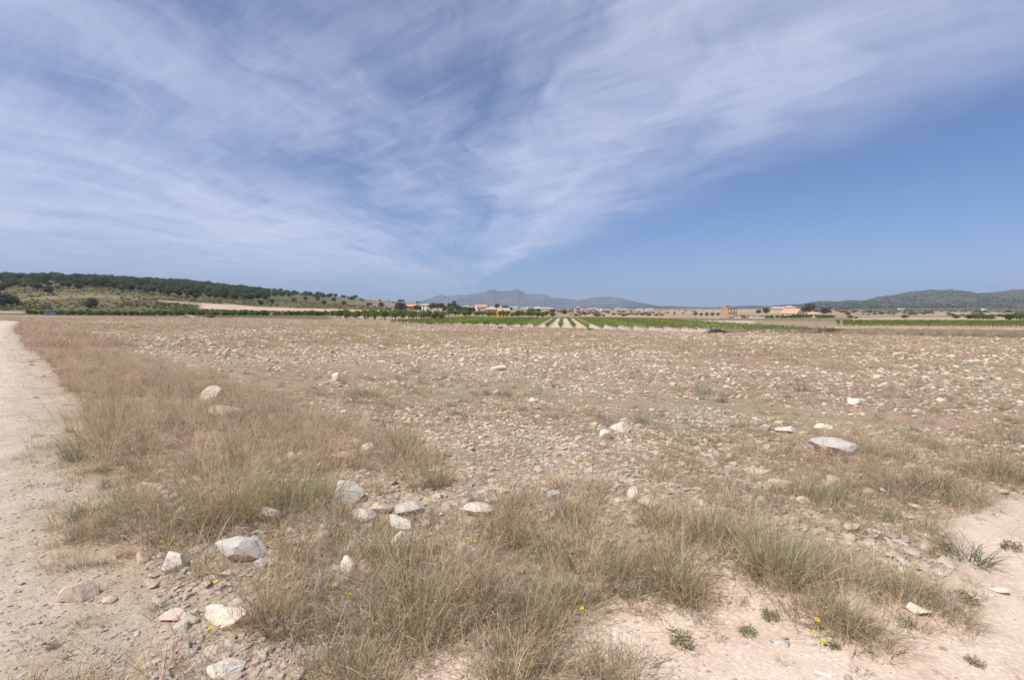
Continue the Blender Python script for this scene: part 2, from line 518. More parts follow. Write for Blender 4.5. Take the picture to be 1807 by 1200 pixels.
# ------------------------------------------------------------------ ground sheet
def build_ground():
    th_front = np.linspace(R(-56), R(56), 470)
    th_back = np.linspace(R(56), R(304), 64)[1:-1]
    th = np.concatenate([th_front, th_back])
    n = len(th)
    rr = [0.01, 0.35]
    while rr[-1] < 12500:
        rr.append(rr[-1] * (1.028 if rr[-1] < 60 else 1.035))
    rr = np.array(rr)
    T, RR = np.meshgrid(th, rr)
    x = (np.sin(T) * RR).ravel(); y = (np.cos(T) * RR).ravel()
    z = H(x, y)
    r = RR.ravel()
    u = bearing(x, y)
    # ---- soil colours by land use
    def c3(*c):
        return np.array(c, float)[None, :]
    nb = fbm(x * 0.25, y * 0.25, 21, 4)[:, None]
    nl = fbm(x * 0.04, y * 0.04, 22, 4)[:, None]
    field = c3(0.37, 0.26, 0.185) * (0.8 + 0.4 * nb)
    drymat = c3(0.33, 0.265, 0.175)
    k = sstep(nb + 0.15 * nl, 0.45, 0.7)
    col = field * (1 - k) + drymat * k
    # the far half of the field is covered by thin dry grass
    k = (sstep(r, 25, 75) * 0.75)[:, None] * (0.6 + 0.5 * nl)
    col = col * (1 - k) + c3(0.335, 0.255, 0.165) * k
    # verge: thatch and gravel
    lt, st = left_track(x, y), sand_track(x, y)
    vg = (sstep(lt, -4.0, -2.6) * (y > 0.5))[:, None] * 0.7
    col = col * (1 - vg) + c3(0.42, 0.325, 0.225) * vg
    gravel = c3(0.50, 0.42, 0.33)
    wob = (fbm(x * 1.5, y * 1.5, 31, 3) - 0.5) * 1.2
    tk = sstep(lt + wob, -0.45, 0.45)[:, None] * (r < 200)[:, None]
    lane = sstep(lt, 0.35, 1.1)[:, None]
    gravel = gravel * (1 - lane) + c3(0.63, 0.54, 0.43) * lane
    col = col * (1 - tk) + gravel * tk
    sandc = c3(0.66, 0.525, 0.41) * (0.9 + 0.2 * nb)
    tk = sstep(st + wob * 0.35, -0.35, 0.15)[:, None] * (1 - sstep(lt, -1.2, -0.2))[:, None] * (y > -8)[:, None]
    col = col * (1 - tk) + sandc * tk
    # rutted wheel lines on the track, paler
    # ---- beyond the field
    beyond = sstep(y - field_edge(x, y), -1.0, 3.0)[:, None] * (y > 20)[:, None]
    scrub = c3(0.155, 0.135, 0.068) * (0.7 + 0.6 * nl)
    plain = c3(0.33, 0.255, 0.175) * (0.75 + 0.5 * nl)
    lm = (1 - sstep(u, 560, 760))[:, None]
    far = scrub * lm + plain * (1 - lm)
    pinky = c3(0.60, 0.43, 0.31)

    def patch(u0, u1, y0, y1, c, soft_u=25, soft_y=0.06, s=1.0):
        nonlocal far
        m_ = sstep(u, u0 - soft_u, u0 + soft_u) * (1 - sstep(u, u1 - soft_u, u1 + soft_u))
        m_ = m_ * sstep(y, y0 * (1 - soft_y), y0 * (1 + soft_y)) * (1 - sstep(y, y1 * (1 - soft_y), y1 * (1 + soft_y)))
        m_ = m_[:, None] * s
        far = far * (1 - m_) + c * m_
    patch(355, 690, 300, 372, pinky, 8, 0.01)                        # bare pink field
    patch(290, 450, 352, 366, c3(0.56, 0.46, 0.33), 10, 0.01, 0.8)   # sandy bank below the pines
    patch(20, 350, 355, 375, c3(0.34, 0.26, 0.18), 40, 0.02, 0.6)
    patch(160, 720, 232, 256, c3(0.46, 0.37, 0.26), 40, 0.03, 0.7)
    patch(-200, 45, 236, 256, c3(0.46, 0.38, 0.28), 10, 0.02, 0.8)
    patch(590, 820, 105, 200, c3(0.46, 0.33, 0.25), 20, 0.05)        # orchard soil
    patch(800, 1330, 70, 228, c3(0.62, 0.49, 0.37), 12, 0.03)        # vineyard soil
    patch(985, 1230, 232, 330, c3(0.27, 0.19, 0.14), 30, 0.04, 0.8)  # dark fallow strip
    patch(1020, 1500, 420, 900, c3(0.43, 0.29, 0.18), 40, 0.1, 0.8)  # ochre fields
    patch(1000, 1320, 340, 420, c3(0.52, 0.42, 0.30), 40, 0.05, 0.7)
    patch(1180, 1420, 700, 1400, c3(0.55, 0.42, 0.31), 40, 0.1, 0.6)
    patch(1200, 1500, 228, 330, c3(0.23, 0.21, 0.12), 40, 0.06, 0.9) # weedy strip
    patch(1300, 2200, 66, 98, c3(0.24, 0.21, 0.14), 30, 0.05)        # weedy bank
    patch(1425, 2200, 101, 124, c3(0.58, 0.43, 0.32), 12, 0.02)      # bare bank under the vines
    patch(1480, 2200, 126, 250, c3(0.40, 0.31, 0.21), 20, 0.05)
    patch(1440, 2200, 255, 320, c3(0.50, 0.42, 0.31), 30, 0.04, 0.8)
    patch(1560, 2200, 430, 680, c3(0.46, 0.32, 0.23), 60, 0.06, 0.8)
    patch(1500, 2200, 900, 3000, c3(0.13, 0.13, 0.08), 60, 0.1, 0.8)
    patch(780, 1060, 700, 2600, c3(0.24, 0.21, 0.14), 60, 0.1, 0.6)
    forest = (1 - sstep(u, 480, 640)) * sstep(y, 400, 440) * (r < 2000)
    forest = forest[:, None] * 0.6
    far = far * (1 - forest) + c3(0.13, 0.12, 0.06) * forest
    col = col * (1 - beyond) + far * beyond
    # fans of triangles/quads
    m_ = len(rr)
    i = np.arange(m_ - 1)[:, None]; j = np.arange(n)[None, :]
    jn = (j + 1) % n
    faces = np.stack([i * n + j, (i + 1) * n + j, (i + 1) * n + jn, i * n + jn], -1).reshape(-1, 4)[:, ::-1]
    verts = np.stack([x, y, z], -1)
    me = mesh('ground', verts, faces, np.clip(col, 0.02, 0.9), GROUND, True)
    # centre cap
    return struct(obj('ground', me))


build_ground()


# ------------------------------------------------------------------ far hills
def ridge(name, prof, depth, front, base_v, mat, seed, rough=0.25, nu=420, nd=26):
    us = np.linspace(prof[0][0], prof[-1][0], nu)
    vs = np.interp(us, [p[0] for p in prof], [p[1] for p in prof])
    hv = np.maximum(0, (base_v - vs) / F * depth)
    hz = CAMH + (550 - base_v) / F * depth
    V = []
    t = np.linspace(-1, 1, nd)
    for tt in t:
        dd = depth + (depth - front) * tt if tt < 0 else depth + (depth - front) * 0.7 * tt
        x = (us - 903.5) / F * depth + 0 * us
        x = x * (dd / depth) ** 0.35
        s = (1 - abs(tt)) ** 1.15
        g = depth * 0.00012
        nz = fbm(x / depth * 26, dd / depth * 14 + 0 * x, seed, 5)
        rg = 1 - np.abs(2 * nz - 1)
        hh = hv * s * (1 - rough * 2.2 * rg * np.minimum(1, abs(tt) * 1.6)) + hv * (fbm(x / depth * 90, dd / depth * 60 + 0 * x, seed + 5, 3) - 0.5) * rough * 0.35
        V.append(np.stack([x, np.full_like(x, dd), hz - 0.004 * depth * (abs(tt) > 0.98) + hh], -1))
    V = np.concatenate(V)
    i = np.arange(nd - 1)[:, None]; j = np.arange(nu - 1)[None, :]
    fc = np.stack([i * nu + j, i * nu + j + 1, (i + 1) * nu + j + 1, (i + 1) * nu + j], -1).reshape(-1, 4)
    return struct(obj(name, mesh(name, V, fc, None, mat, True))), V


MTN = m_hill('mountain_rock_and_scrub', (0.065, 0.07, 0.06), (0.15, 0.14, 0.12), (0.25, 0.21, 0.18), 0.0016)
HILLM = m_hill('rocky_hill_scrub', (0.075, 0.078, 0.05), (0.125, 0.11, 0.075), (0.22, 0.175, 0.13), 0.012)
LOWM = m_hill('low_hill_scrub', (0.06, 0.065, 0.04), (0.10, 0.10, 0.06), (0.17, 0.14, 0.10), 0.006)
ridge('mountains', [(640, 549), (715, 538), (745, 530), (760, 525), (775, 520), (783, 519), (790, 522), (812, 518), (825, 519), (850, 515), (862, 511), (873, 509), (880, 512),
      (900, 511), (913, 509), (922, 513), (931, 518), (944, 516.5), (960, 518), (976, 524), (1000, 526), (1020, 529), (1050, 541), (1100, 549)], 8800, 6500, 546, MTN, 41, 0.22)
ridge('mountain_ridge', [(960, 549), (1000, 536), (1022, 529), (1040, 525), (1066, 521.5), (1082, 523), (1105, 527.5), (1124, 532), (1140, 540), (1175, 549)], 7600, 6000, 547, MTN, 43, 0.22, 260)
ridge('low_hills', [(1080, 549), (1110, 539), (1130, 534), (1145, 536.5), (1158, 540), (1185, 539.5), (1215, 541.5), (1260, 542), (1300, 539.5), (1330, 538.5), (1355, 540), (1385, 536.5), (1420, 536), (1470, 540), (1520, 549)],
      5200, 3900, 547, LOWM, 45, 0.15, 300)
_, HILLV = ridge('rocky_hills', [(1360, 549), (1395, 540), (1434, 532.5), (1450, 531), (1475, 533), (1490, 529.5), (1500, 529), (1518, 530), (1530, 528.5), (1545, 524), (1560, 521.5), (1580, 519), (1600, 514),
                  (1620, 511.5), (1640, 510), (1665, 510.5), (1690, 511), (1705, 515), (1722, 518), (1735, 516), (1752, 515), (1770, 513.5), (1785, 509), (1800, 509.5), (1830, 511), (1880, 503), (1960, 508), (2060, 500), (2150, 530), (2200, 549)],
      2700, 1750, 546, HILLM, 47, 0.20, 520, 34)


# ------------------------------------------------------------------ vegetation meshes
def blades(n, R0, L, lean, width, pal, rng, curl=0.6, seg=4, feather=0, fcol=None, lvar=0.35, tipdark=1.0):
    """n tapering grass blades rooted within radius R0; feather adds fine panicle branches"""
    a = rng.uniform(0, 2 * np.pi, n)
    rr = R0 * np.sqrt(rng.uniform(0, 1, n))
    root = np.stack([np.cos(a) * rr, np.sin(a) * rr, np.full(n, -0.01)], -1)
    ad = a + rng.normal(0, 0.9, n)
    ln = L * np.clip(rng.normal(1 - lvar * 0.5, lvar, n), 0.25, 1.35)
    th0 = np.abs(rng.normal(lean, lean * 0.55, n)) * (0.35 + 0.65 * rr / max(R0, 1e-6))
    cv = np.abs(rng.normal(curl, curl * 0.6, n))
    t = np.linspace(0, 1, seg + 1)
    P = np.zeros((n, seg + 1, 3)); P[:, 0] = root
    hd = np.stack([np.cos(ad), np.sin(ad), np.zeros(n)], -1)
    for i in range(1, seg + 1):
        th = th0 + cv * t[i] ** 1.5
        stp = (ln / seg)[:, None]
        P[:, i] = P[:, i - 1] + stp * (hd * np.sin(th)[:, None] + np.array([0, 0, 1]) * np.cos(th)[:, None])
    P[:, 1:, 2] = np.maximum(P[:, 1:, 2], 0.004)
    fa = ad + rng.uniform(-1.2, 1.2, n) + np.pi / 2
    sv = np.stack([np.cos(fa), np.sin(fa), np.zeros(n)], -1)
    w = width * rng.uniform(0.6, 1.3, n)[:, None] * np.array([1.0, 0.95, 0.8, 0.55, 0.12, 0.1, 0.1])[:seg + 1][None]
    A = P - sv[:, None] * w[..., None] * 0.5; B = P + sv[:, None] * w[..., None] * 0.5
    V = np.stack([A, B], 2).reshape(-1, 3)
    k = (seg + 1) * 2
    base = (np.arange(n) * k)[:, None]
    s = (np.arange(seg) * 2)[None]
    Fc = np.stack([base + s, base + s + 1, base + s + 3, base + s + 2], -1).reshape(-1, 4)
    pal = np.array(pal, float)
    c = pal[rng.integers(0, len(pal), n)] * rng.uniform(0.75, 1.25, n)[:, None]
    C = np.repeat(c[:, None], k, 1)
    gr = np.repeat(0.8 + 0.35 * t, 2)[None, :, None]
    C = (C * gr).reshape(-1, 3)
    if feather:
        m = n * feather
        bi = np.repeat(np.arange(n), feather)
        keep = rng.uniform(0, 1, n)[bi] < 0.75
        bi = bi[keep]; m = len(bi)
        tt = rng.uniform(0.5, 1.0, m)
        fi = tt * seg; i0 = np.minimum(fi.astype(int), seg - 1); fr = (fi - i0)[:, None]
        st = P[bi, i0] * (1 - fr) + P[bi, i0 + 1] * fr
        dirv = (P[bi, seg] - P[bi, seg - 1]); dirv /= np.linalg.norm(dirv, axis=1)[:, None] + 1e-9
        dirv = dirv + rng.normal(0, 0.55, (m, 3)); dirv /= np.linalg.norm(dirv, axis=1)[:, None]
        fl = L * rng.uniform(0.06, 0.16, m)[:, None]
        sd_ = np.cross(dirv, rng.normal(0, 1, (m, 3))); sd_ /= np.linalg.norm(sd_, axis=1)[:, None] + 1e-9
        ww = width * 0.62
        q = np.stack([st - sd_ * ww * 0.4, st + sd_ * ww * 0.4, st + dirv * fl + sd_ * ww * 0.5, st + dirv * fl - sd_ * ww * 0.5], 1).reshape(-1, 3)
        o = len(V)
        V = np.concatenate([V, q])
        Fc = np.concatenate([Fc, o + np.arange(m * 4).reshape(m, 4)])
        fcol = np.array(fcol, float)
        fc = fcol[rng.integers(0, len(fcol), m)] * rng.uniform(0.8, 1.25, m)[:, None]
        C = np.concatenate([C, np.repeat(fc, 4, 0)])
    return V, Fc, C


def merge(*parts):
    V, Fc, C = [], [], []; o = 0
    for v, f, c in parts:
        V.append(v); Fc.append(f + o); C.append(c); o += len(v)
    return np.concatenate(V), np.concatenate(Fc), np.concatenate(C)


def leafcards(centers, size, pal, rng, up=0.3):
    """one small quad leaf (or leaf spray) at each centre"""
    n = len(centers)
    nrm = rng.normal(0, 1, (n, 3)); nrm[:, 2] += up; nrm /= np.linalg.norm(nrm, axis=1)[:, None]
    a = np.cross(nrm, rng.normal(0, 1, (n, 3))); a /= np.linalg.norm(a, axis=1)[:, None] + 1e-9
    b = np.cross(nrm, a)
    s = (size * rng.uniform(0.6, 1.4, n))[:, None]
    q = np.stack([centers - a * s * 0.5, centers - b * s * 0.32, centers + a * s * 0.5, centers + b * s * 0.32], 1).reshape(-1, 3)
    pal = np.array(pal, float)
    c = pal[rng.integers(0, len(pal), n)] * rng.uniform(0.75, 1.25, n)[:, None]
    return q, np.arange(n * 4).reshape(n, 4), np.repeat(c, 4, 0)


def clump_pts(rng, nclump, per, rx, ry, rz, cz, cr, hollow=0.5):
    d_ = rng.normal(0, 1, (nclump, 3)); d_ /= np.linalg.norm(d_, axis=1)[:, None]
    r_ = rng.uniform(hollow, 1, nclump)[:, None] ** 0.7
    cc = d_ * r_ * np.array([rx, ry, rz]) + np.array([0, 0, cz])
    p = np.repeat(cc, per, 0) + rng.normal(0, 1, (nclump * per, 3)) * cr * np.array([1, 1, 0.7])
    return p


STRAW = [(0.60, 0.48, 0.27), (0.53, 0.42, 0.23), (0.47, 0.37, 0.20), (0.66, 0.56, 0.37)]
OLIVE = [(0.33, 0.32, 0.14), (0.28, 0.29, 0.12), (0.40, 0.36, 0.17), (0.50, 0.42, 0.23)]
GREEN = [(0.24, 0.29, 0.115), (0.28, 0.32, 0.13), (0.35, 0.35, 0.16), (0.44, 0.40, 0.21)]
PINK = [(0.66, 0.46, 0.36), (0.62, 0.43, 0.34), (0.70, 0.53, 0.40)]
PINKF = [(0.72, 0.50, 0.42), (0.66, 0.45, 0.38), (0.75, 0.57, 0.46), (0.64, 0.50, 0.38)]
GREY = [(0.52, 0.45, 0.38), (0.44, 0.37, 0.31), (0.36, 0.30, 0.25)]
BLUEG = [(0.20, 0.24, 0.16), (0.25, 0.28, 0.19), (0.17, 0.20, 0.13)]
RUST = [(0.34, 0.20, 0.12), (0.28, 0.16, 0.10), (0.42, 0.29, 0.18)]


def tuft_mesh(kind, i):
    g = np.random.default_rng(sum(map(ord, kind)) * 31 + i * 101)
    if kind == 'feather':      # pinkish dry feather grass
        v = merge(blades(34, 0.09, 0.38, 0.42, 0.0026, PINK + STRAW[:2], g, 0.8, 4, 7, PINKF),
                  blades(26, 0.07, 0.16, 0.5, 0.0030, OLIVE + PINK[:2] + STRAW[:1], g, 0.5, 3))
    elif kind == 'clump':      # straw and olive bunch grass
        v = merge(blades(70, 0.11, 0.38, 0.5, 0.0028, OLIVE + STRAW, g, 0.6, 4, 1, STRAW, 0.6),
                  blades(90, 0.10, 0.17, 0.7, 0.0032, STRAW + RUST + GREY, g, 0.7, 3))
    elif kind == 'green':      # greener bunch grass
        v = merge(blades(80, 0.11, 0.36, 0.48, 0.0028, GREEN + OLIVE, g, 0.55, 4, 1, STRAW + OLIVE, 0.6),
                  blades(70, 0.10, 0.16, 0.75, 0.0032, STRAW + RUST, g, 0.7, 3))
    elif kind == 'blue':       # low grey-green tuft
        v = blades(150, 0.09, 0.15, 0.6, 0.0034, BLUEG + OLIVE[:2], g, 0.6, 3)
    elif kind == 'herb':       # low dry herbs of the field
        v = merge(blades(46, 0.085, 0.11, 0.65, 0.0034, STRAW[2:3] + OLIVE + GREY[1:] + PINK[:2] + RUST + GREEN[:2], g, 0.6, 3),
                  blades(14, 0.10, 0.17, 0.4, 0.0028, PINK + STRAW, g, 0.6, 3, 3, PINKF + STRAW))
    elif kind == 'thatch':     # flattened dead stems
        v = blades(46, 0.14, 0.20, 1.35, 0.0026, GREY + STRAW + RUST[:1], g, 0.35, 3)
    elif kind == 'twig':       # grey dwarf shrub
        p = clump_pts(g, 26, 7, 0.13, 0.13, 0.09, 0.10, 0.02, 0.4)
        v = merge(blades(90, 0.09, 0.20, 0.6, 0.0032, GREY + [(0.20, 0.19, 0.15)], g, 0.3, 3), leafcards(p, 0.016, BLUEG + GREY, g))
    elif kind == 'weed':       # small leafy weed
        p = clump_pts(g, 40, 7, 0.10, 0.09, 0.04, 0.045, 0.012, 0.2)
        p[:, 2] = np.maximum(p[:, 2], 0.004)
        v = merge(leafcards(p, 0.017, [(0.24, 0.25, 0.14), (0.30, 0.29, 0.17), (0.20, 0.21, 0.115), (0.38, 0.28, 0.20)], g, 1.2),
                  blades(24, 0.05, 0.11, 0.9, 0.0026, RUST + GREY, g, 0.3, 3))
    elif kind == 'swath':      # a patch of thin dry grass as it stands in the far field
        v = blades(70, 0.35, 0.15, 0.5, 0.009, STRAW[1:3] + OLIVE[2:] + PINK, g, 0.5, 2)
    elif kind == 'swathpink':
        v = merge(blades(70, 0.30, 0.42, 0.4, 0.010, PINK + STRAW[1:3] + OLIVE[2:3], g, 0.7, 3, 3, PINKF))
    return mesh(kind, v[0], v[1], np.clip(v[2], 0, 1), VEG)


LIB = {k: [tuft_mesh(k, i) for i in range(n)] for k, n in
       (('feather', 4), ('clump', 4), ('green', 4), ('blue', 3), ('herb', 5), ('thatch', 4), ('twig', 3), ('weed', 3), ('swath', 3), ('swathpink', 3))}


# ------------------------------------------------------------------ stones
def icosphere(sub):
    import bmesh
    bm = bmesh.new(); bmesh.ops.create_icosphere(bm, subdivisions=sub, radius=1.0)
    v = np.array([p.co[:] for p in bm.verts]); f = np.array([[p.index for p in q.verts] for q in bm.faces]); bm.free()
    return v, f


ICO = {s: icosphere(s) for s in (2, 3, 5)}


def stone_mesh(name, seed, sub=2, cuts=9, flat=0.7, rough=0.05, dims=None):
    g = np.random.default_rng(seed)
    v, f = ICO[sub]; v = v.copy()
    for _ in range(cuts):
        nrm = g.normal(0, 1, 3); nrm /= np.linalg.norm(nrm)
        dd = g.uniform(0.34, 0.80)
        ov = v @ nrm - dd
        v = v - np.maximum(ov, 0)[:, None] * nrm[None] * 0.93
    if rough:
        sp = v * 2.1 + seed * 3.7
        nz = (fbm(sp[:, 0] + sp[:, 2] * 0.7, sp[:, 1] - sp[:, 2] * 0.6, seed % 100, 4) - 0.5)
        sp = v * 7 + seed
        n2 = (fbm(sp[:, 0] - sp[:, 2] * 0.8, sp[:, 1] + sp[:, 2] * 0.5, seed % 100 + 7, 3) - 0.5)
        v = v * (1 + rough * 4 * nz + rough * 1.4 * n2 * (sub > 2))[:, None]
    mn, mx = v.min(0), v.max(0)
    v = (v - (mn + mx) / 2) / (mx - mn)
    d_ = dims or (1.0, g.uniform(0.6, 0.95), flat * g.uniform(0.6, 1.0))
    v = v * np.array(d_)
    v[:, 2] += d_[2] * 0.5
    return mesh(name, v, f, None, STONE, sub > 2)


STONES = [stone_mesh('field_stone', 100 + i, 2, 8, 0.72, 0.03) for i in range(9)]
CHIPS = [stone_mesh('gravel_chip', 200 + i, 2, 7, 0.7, 0.0) for i in range(4)]


# ------------------------------------------------------------------ scatter (stuff): points carrying instances
def scatter(name, label, cat, pts, rots, scls, idx, meshes):
    src = bpy.data.collections.new(name + '_source')
    for i, me in enumerate(meshes):
        o = bpy.data.objects.new('%s_source_%02d' % (name, i), me)
        src.objects.link(o)
    me = bpy.data.meshes.new(name)
    n = len(pts)
    me.vertices.add(n); me.vertices.foreach_set('co', np.asarray(pts, np.float32).ravel())
    for an, typ, dat, key in (('rot', 'FLOAT_VECTOR', rots, 'vector'), ('scl', 'FLOAT_VECTOR', scls, 'vector')):
        a = me.attributes.new(an, typ, 'POINT'); a.data.foreach_set(key, np.asarray(dat, np.float32).ravel())
    a = me.attributes.new('idx', 'INT', 'POINT'); a.data.foreach_set('value', np.asarray(idx, np.int32))
    o = obj(name, me)
    ng = bpy.data.node_groups.new(name, 'GeometryNodeTree')
    ng.interface.new_socket('Geometry', in_out='INPUT', socket_type='NodeSocketGeometry')
    ng.interface.new_socket('Geometry', in_out='OUTPUT', socket_type='NodeSocketGeometry')
    N, L = ng.nodes, ng.links
    gi, go = N.new('NodeGroupInput'), N.new('NodeGroupOutput')
    ip = N.new('GeometryNodeInstanceOnPoints'); ci = N.new('GeometryNodeCollectionInfo')
    ci.inputs['Collection'].default_value = src
    ci.inputs['Separate Children'].default_value = True
    ci.inputs['Reset Children'].default_value = True
    ip.inputs['Pick Instance'].default_value = True

    def attr(nm, typ):
        a_ = N.new('GeometryNodeInputNamedAttribute'); a_.data_type = typ; a_.inputs[0].default_value = nm
        return a_.outputs[0]
    e2r = N.new('FunctionNodeEulerToRotation')
    L.new(attr('rot', 'FLOAT_VECTOR'), e2r.inputs[0])
    L.new(gi.outputs[0], ip.inputs['Points'])
    L.new(ci.outputs[0], ip.inputs['Instance'])
    L.new(attr('idx', 'INT'), ip.inputs['Instance Index'])
    L.new(e2r.outputs[0], ip.inputs['Rotation'])
    L.new(attr('scl', 'FLOAT_VECTOR'), ip.inputs['Scale'])
    L.new(ip.outputs[0], go.inputs[0])
    md = o.modifiers.new('scatter', 'NODES'); md.node_group = ng
    return stuff(o, label, cat)


def polar(n, r0, r1, half=54, rng=RNG, p=0.0):
    """points spread evenly in log distance (p=0) in a wide wedge ahead"""
    a = rng.uniform(R(-half), R(half), n)
    if p == 0:
        r = r0 * (r1 / r0) ** rng.uniform(0, 1, n)
    else:
        r = (r0 ** p + (r1 ** p - r0 ** p) * rng.uniform(0, 1, n)) ** (1 / p)
    return np.sin(a) * r, np.cos(a) * r, r


def place(x, y, sink=0.0):
    return np.stack([x, y, H(x, y) - sink], -1)


def rz(n, tilt=0.0, rng=RNG):
    return np.stack([rng.normal(0, tilt, n) if tilt else np.zeros(n), rng.normal(0, tilt, n) if tilt else np.zeros(n), rng.uniform(0, 2 * np.pi, n)], -1)


def s3(s):
    return np.stack([s, s, s], -1)


def in_field(x, y):
    return (y < field_edge(x, y) - 1) & (left_track(x, y) < -0.2) & (sand_track(x, y) < -0.05)


# verge mask: dense pink grass along the track and around the corner of the field
def verge(x, y):
    lt = left_track(x, y) + 1.1 * (fbm(x * 0.55, y * 0.55, 73, 3) - 0.45); st = sand_track(x, y)
    w = 2.6
    a = sstep(lt, -w - 0.6, -w + 0.5) * (lt < 0.0)
    b = sstep(st, -3.0, -1.8) * (1 - sstep(st, -0.9, -0.2)) * 0.45
    return np.maximum(a, b) * (0.35 + 0.65 * sstep(fbm(x * 0.8, y * 0.8, 77, 3), 0.32, 0.55))


# ------------------------------------------------------------------ named stones (photo x, photo y of the foot, width px, height px, tint, flatness, label)
# tint: 0.02 brownish, 0.3 cream, 0.55 pink, 0.75 grey, 1.0 white
HERO = [
    (614, 889, 52, 46, 0.90, 'big angular cream stone with pitted flat top beside the tallest green grass clump'),
    (472, 922, 38, 30, 0.35, 'pinkish cream wedge-shaped stone tucked under the foot of a grass clump'),
    (703, 941, 42, 30, 0.95, 'whitish squarish stone leaning above another pale oblong stone'),
    (704, 972, 38, 34, 0.95, 'pale oblong stone with sunlit sloping face below a squarish one'),
    (634, 922, 48, 26, 0.75, 'greyish rounded stone at the end of a short line of stones'),
    (722, 912, 52, 24, 0.75, 'low grey rough stone at the back of the stone cluster'),
    (668, 908, 40, 20, 0.60, 'small cream stone in the middle of the stone cluster'),
    (845, 915, 54, 28, 0.85, 'rounded pale stone half sunk behind thin straw-coloured grass'),
    (418, 996, 78, 48, 0.75, 'large eroded grey rock with yellow-flowered weeds growing on it'),
    (302, 1013, 34, 38, 0.85, 'cream pointed stone standing near the gravel track'),
    (612, 1014, 26, 32, 1.00, 'thin white slab tilted on edge with a dark hollow behind it'),
    (382, 1103, 58, 40, 0.95, 'smooth whitish stone lying behind a rounder pale one'),
    (407, 1114, 60, 40, 0.40, 'round pale pinkish boulder with a dent in its top'),
    (125, 1064, 52, 34, 0.02, 'brownish pink boulder on the shoulder of the gravel track'),
    (386, 1199, 58, 30, 0.85, 'pale flat-topped stone in loose rubble'),
    (1491, 806, 78, 32, 0.76, 'large flat grey speckled slab lying alone in the field'),
    (1461, 758, 26, 12, 1.00, 'smooth white oval stone beyond the grey slab'),
    (1396, 765, 38, 11, 0.90, 'long flat pale stone beside the white oval stone'),
    (1350, 762, 20, 14, 0.90, 'small domed pale stone beside a long flat one'),
    (1069, 776, 20, 18, 1.00, 'white blocky stone beside the grey twiggy shrub'),
    (1098, 764, 34, 18, 0.40, 'pinkish sunken stone next to the grey twiggy shrub'),
    (1121, 893, 24, 34, 0.62, 'pointed upright slab standing in pinkish grass'),
    (1149, 902, 38, 20, 0.62, 'low rounded stone beside the pointed upright slab'),
    (968, 920, 28, 16, 0.40, 'tan stone lying in feathery straw grass'),
    (1079, 962, 22, 13, 0.95, 'small white flat stone among dense straw clumps'),
    (978, 884, 24, 18, 0.76, 'greyish stone half hidden by feathery grass'),
    (1008, 888, 20, 12, 0.35, 'small cream stone beside a greyish half-hidden one'),
    (368, 710, 40, 28, 0.03, 'big grey boulder rising out of the pink verge grass'),
    (392, 740, 58, 24, 0.03, 'broad low rock veiled by pink verge grass'),
    (592, 672, 13, 14, 1.00, 'small bright white stone standing upright in the stony field'),
    (940, 711, 13, 9, 1.00, 'white rounded stone alone among the field herbs'),
    (880, 654, 26, 9, 0.90, 'pair-like long pale stone far out in the stony field'),
    (1553, 670, 22, 9, 0.50, 'flat pinkish stone far out in the field'),
    (1509, 715, 18, 11, 0.95, 'domed white stone in the field'),
    (316, 914, 24, 20, 0.50, 'pink stone among gravel near the straw clump'),
    (247, 996, 24, 26, 0.55, 'tan pink stone next to the cream pointed stone'),
    (594, 814, 38, 17, 0.52, 'orange-pink stone on bare reddish soil behind the green clump'),
    (622, 787, 32, 14, 0.95, 'pale long stone on the bare reddish soil'),
    (650, 797, 24, 15, 0.90, 'knobbly whitish stone on the bare reddish soil'),
    (1629, 1090, 36, 24, 0.90, 'pale crumbly stone with grey-green weeds at the edge of the sandy track'),
    (1771, 1050, 28, 14, 0.40, 'flat tan stone lying on the sandy track'),
    (1385, 1144, 26, 15, 0.74, 'grey speckled oval stone on the bare sand'),
    (1457, 1197, 24, 8, 1.00, 'flat white stone chip on the bare sand'),
    (430, 803, 26, 16, 0.78, 'greyish white stone in the pink grass behind the clumps'),
    (514, 822, 18, 24, 0.62, 'narrow upright pale stone seen through green grass stems'),
    (1420, 889, 24, 12, 0.62, 'smooth cream stone on the bare soil of the field corner'),
    (1347, 890, 16, 14, 0.90, 'small white stone near the tall green clump'),
    (1512, 936, 34, 12, 0.62, 'long flat tan stone behind the dry brown grass'),
    (1340, 838, 48, 10, 0.50, 'flat pinkish bedrock slab flush with the field soil'),
    (1385, 856, 44, 9, 0.52, 'thin pinkish bedrock ledge flush with the field soil'),
    (280, 838, 26, 9, 0.52, 'flat pinkish stone beside the dark green verge tuft'),
    (185, 1068, 22, 13, 0.62, 'small cream stone beside the brownish pink boulder'),
    (398, 1020, 32, 16, 0.62, 'crumbly pinkish stone below the large eroded grey rock'),
    (296, 1098, 34, 18, 0.50, 'low pink stone in rubble by the track'),
    (1207, 824, 14, 9, 1.00, 'small white field stone in front of pinkish soil'),
    (850, 778, 12, 9, 1.00, 'small round white stone in the middle of the field'),
]
hero_xy = []
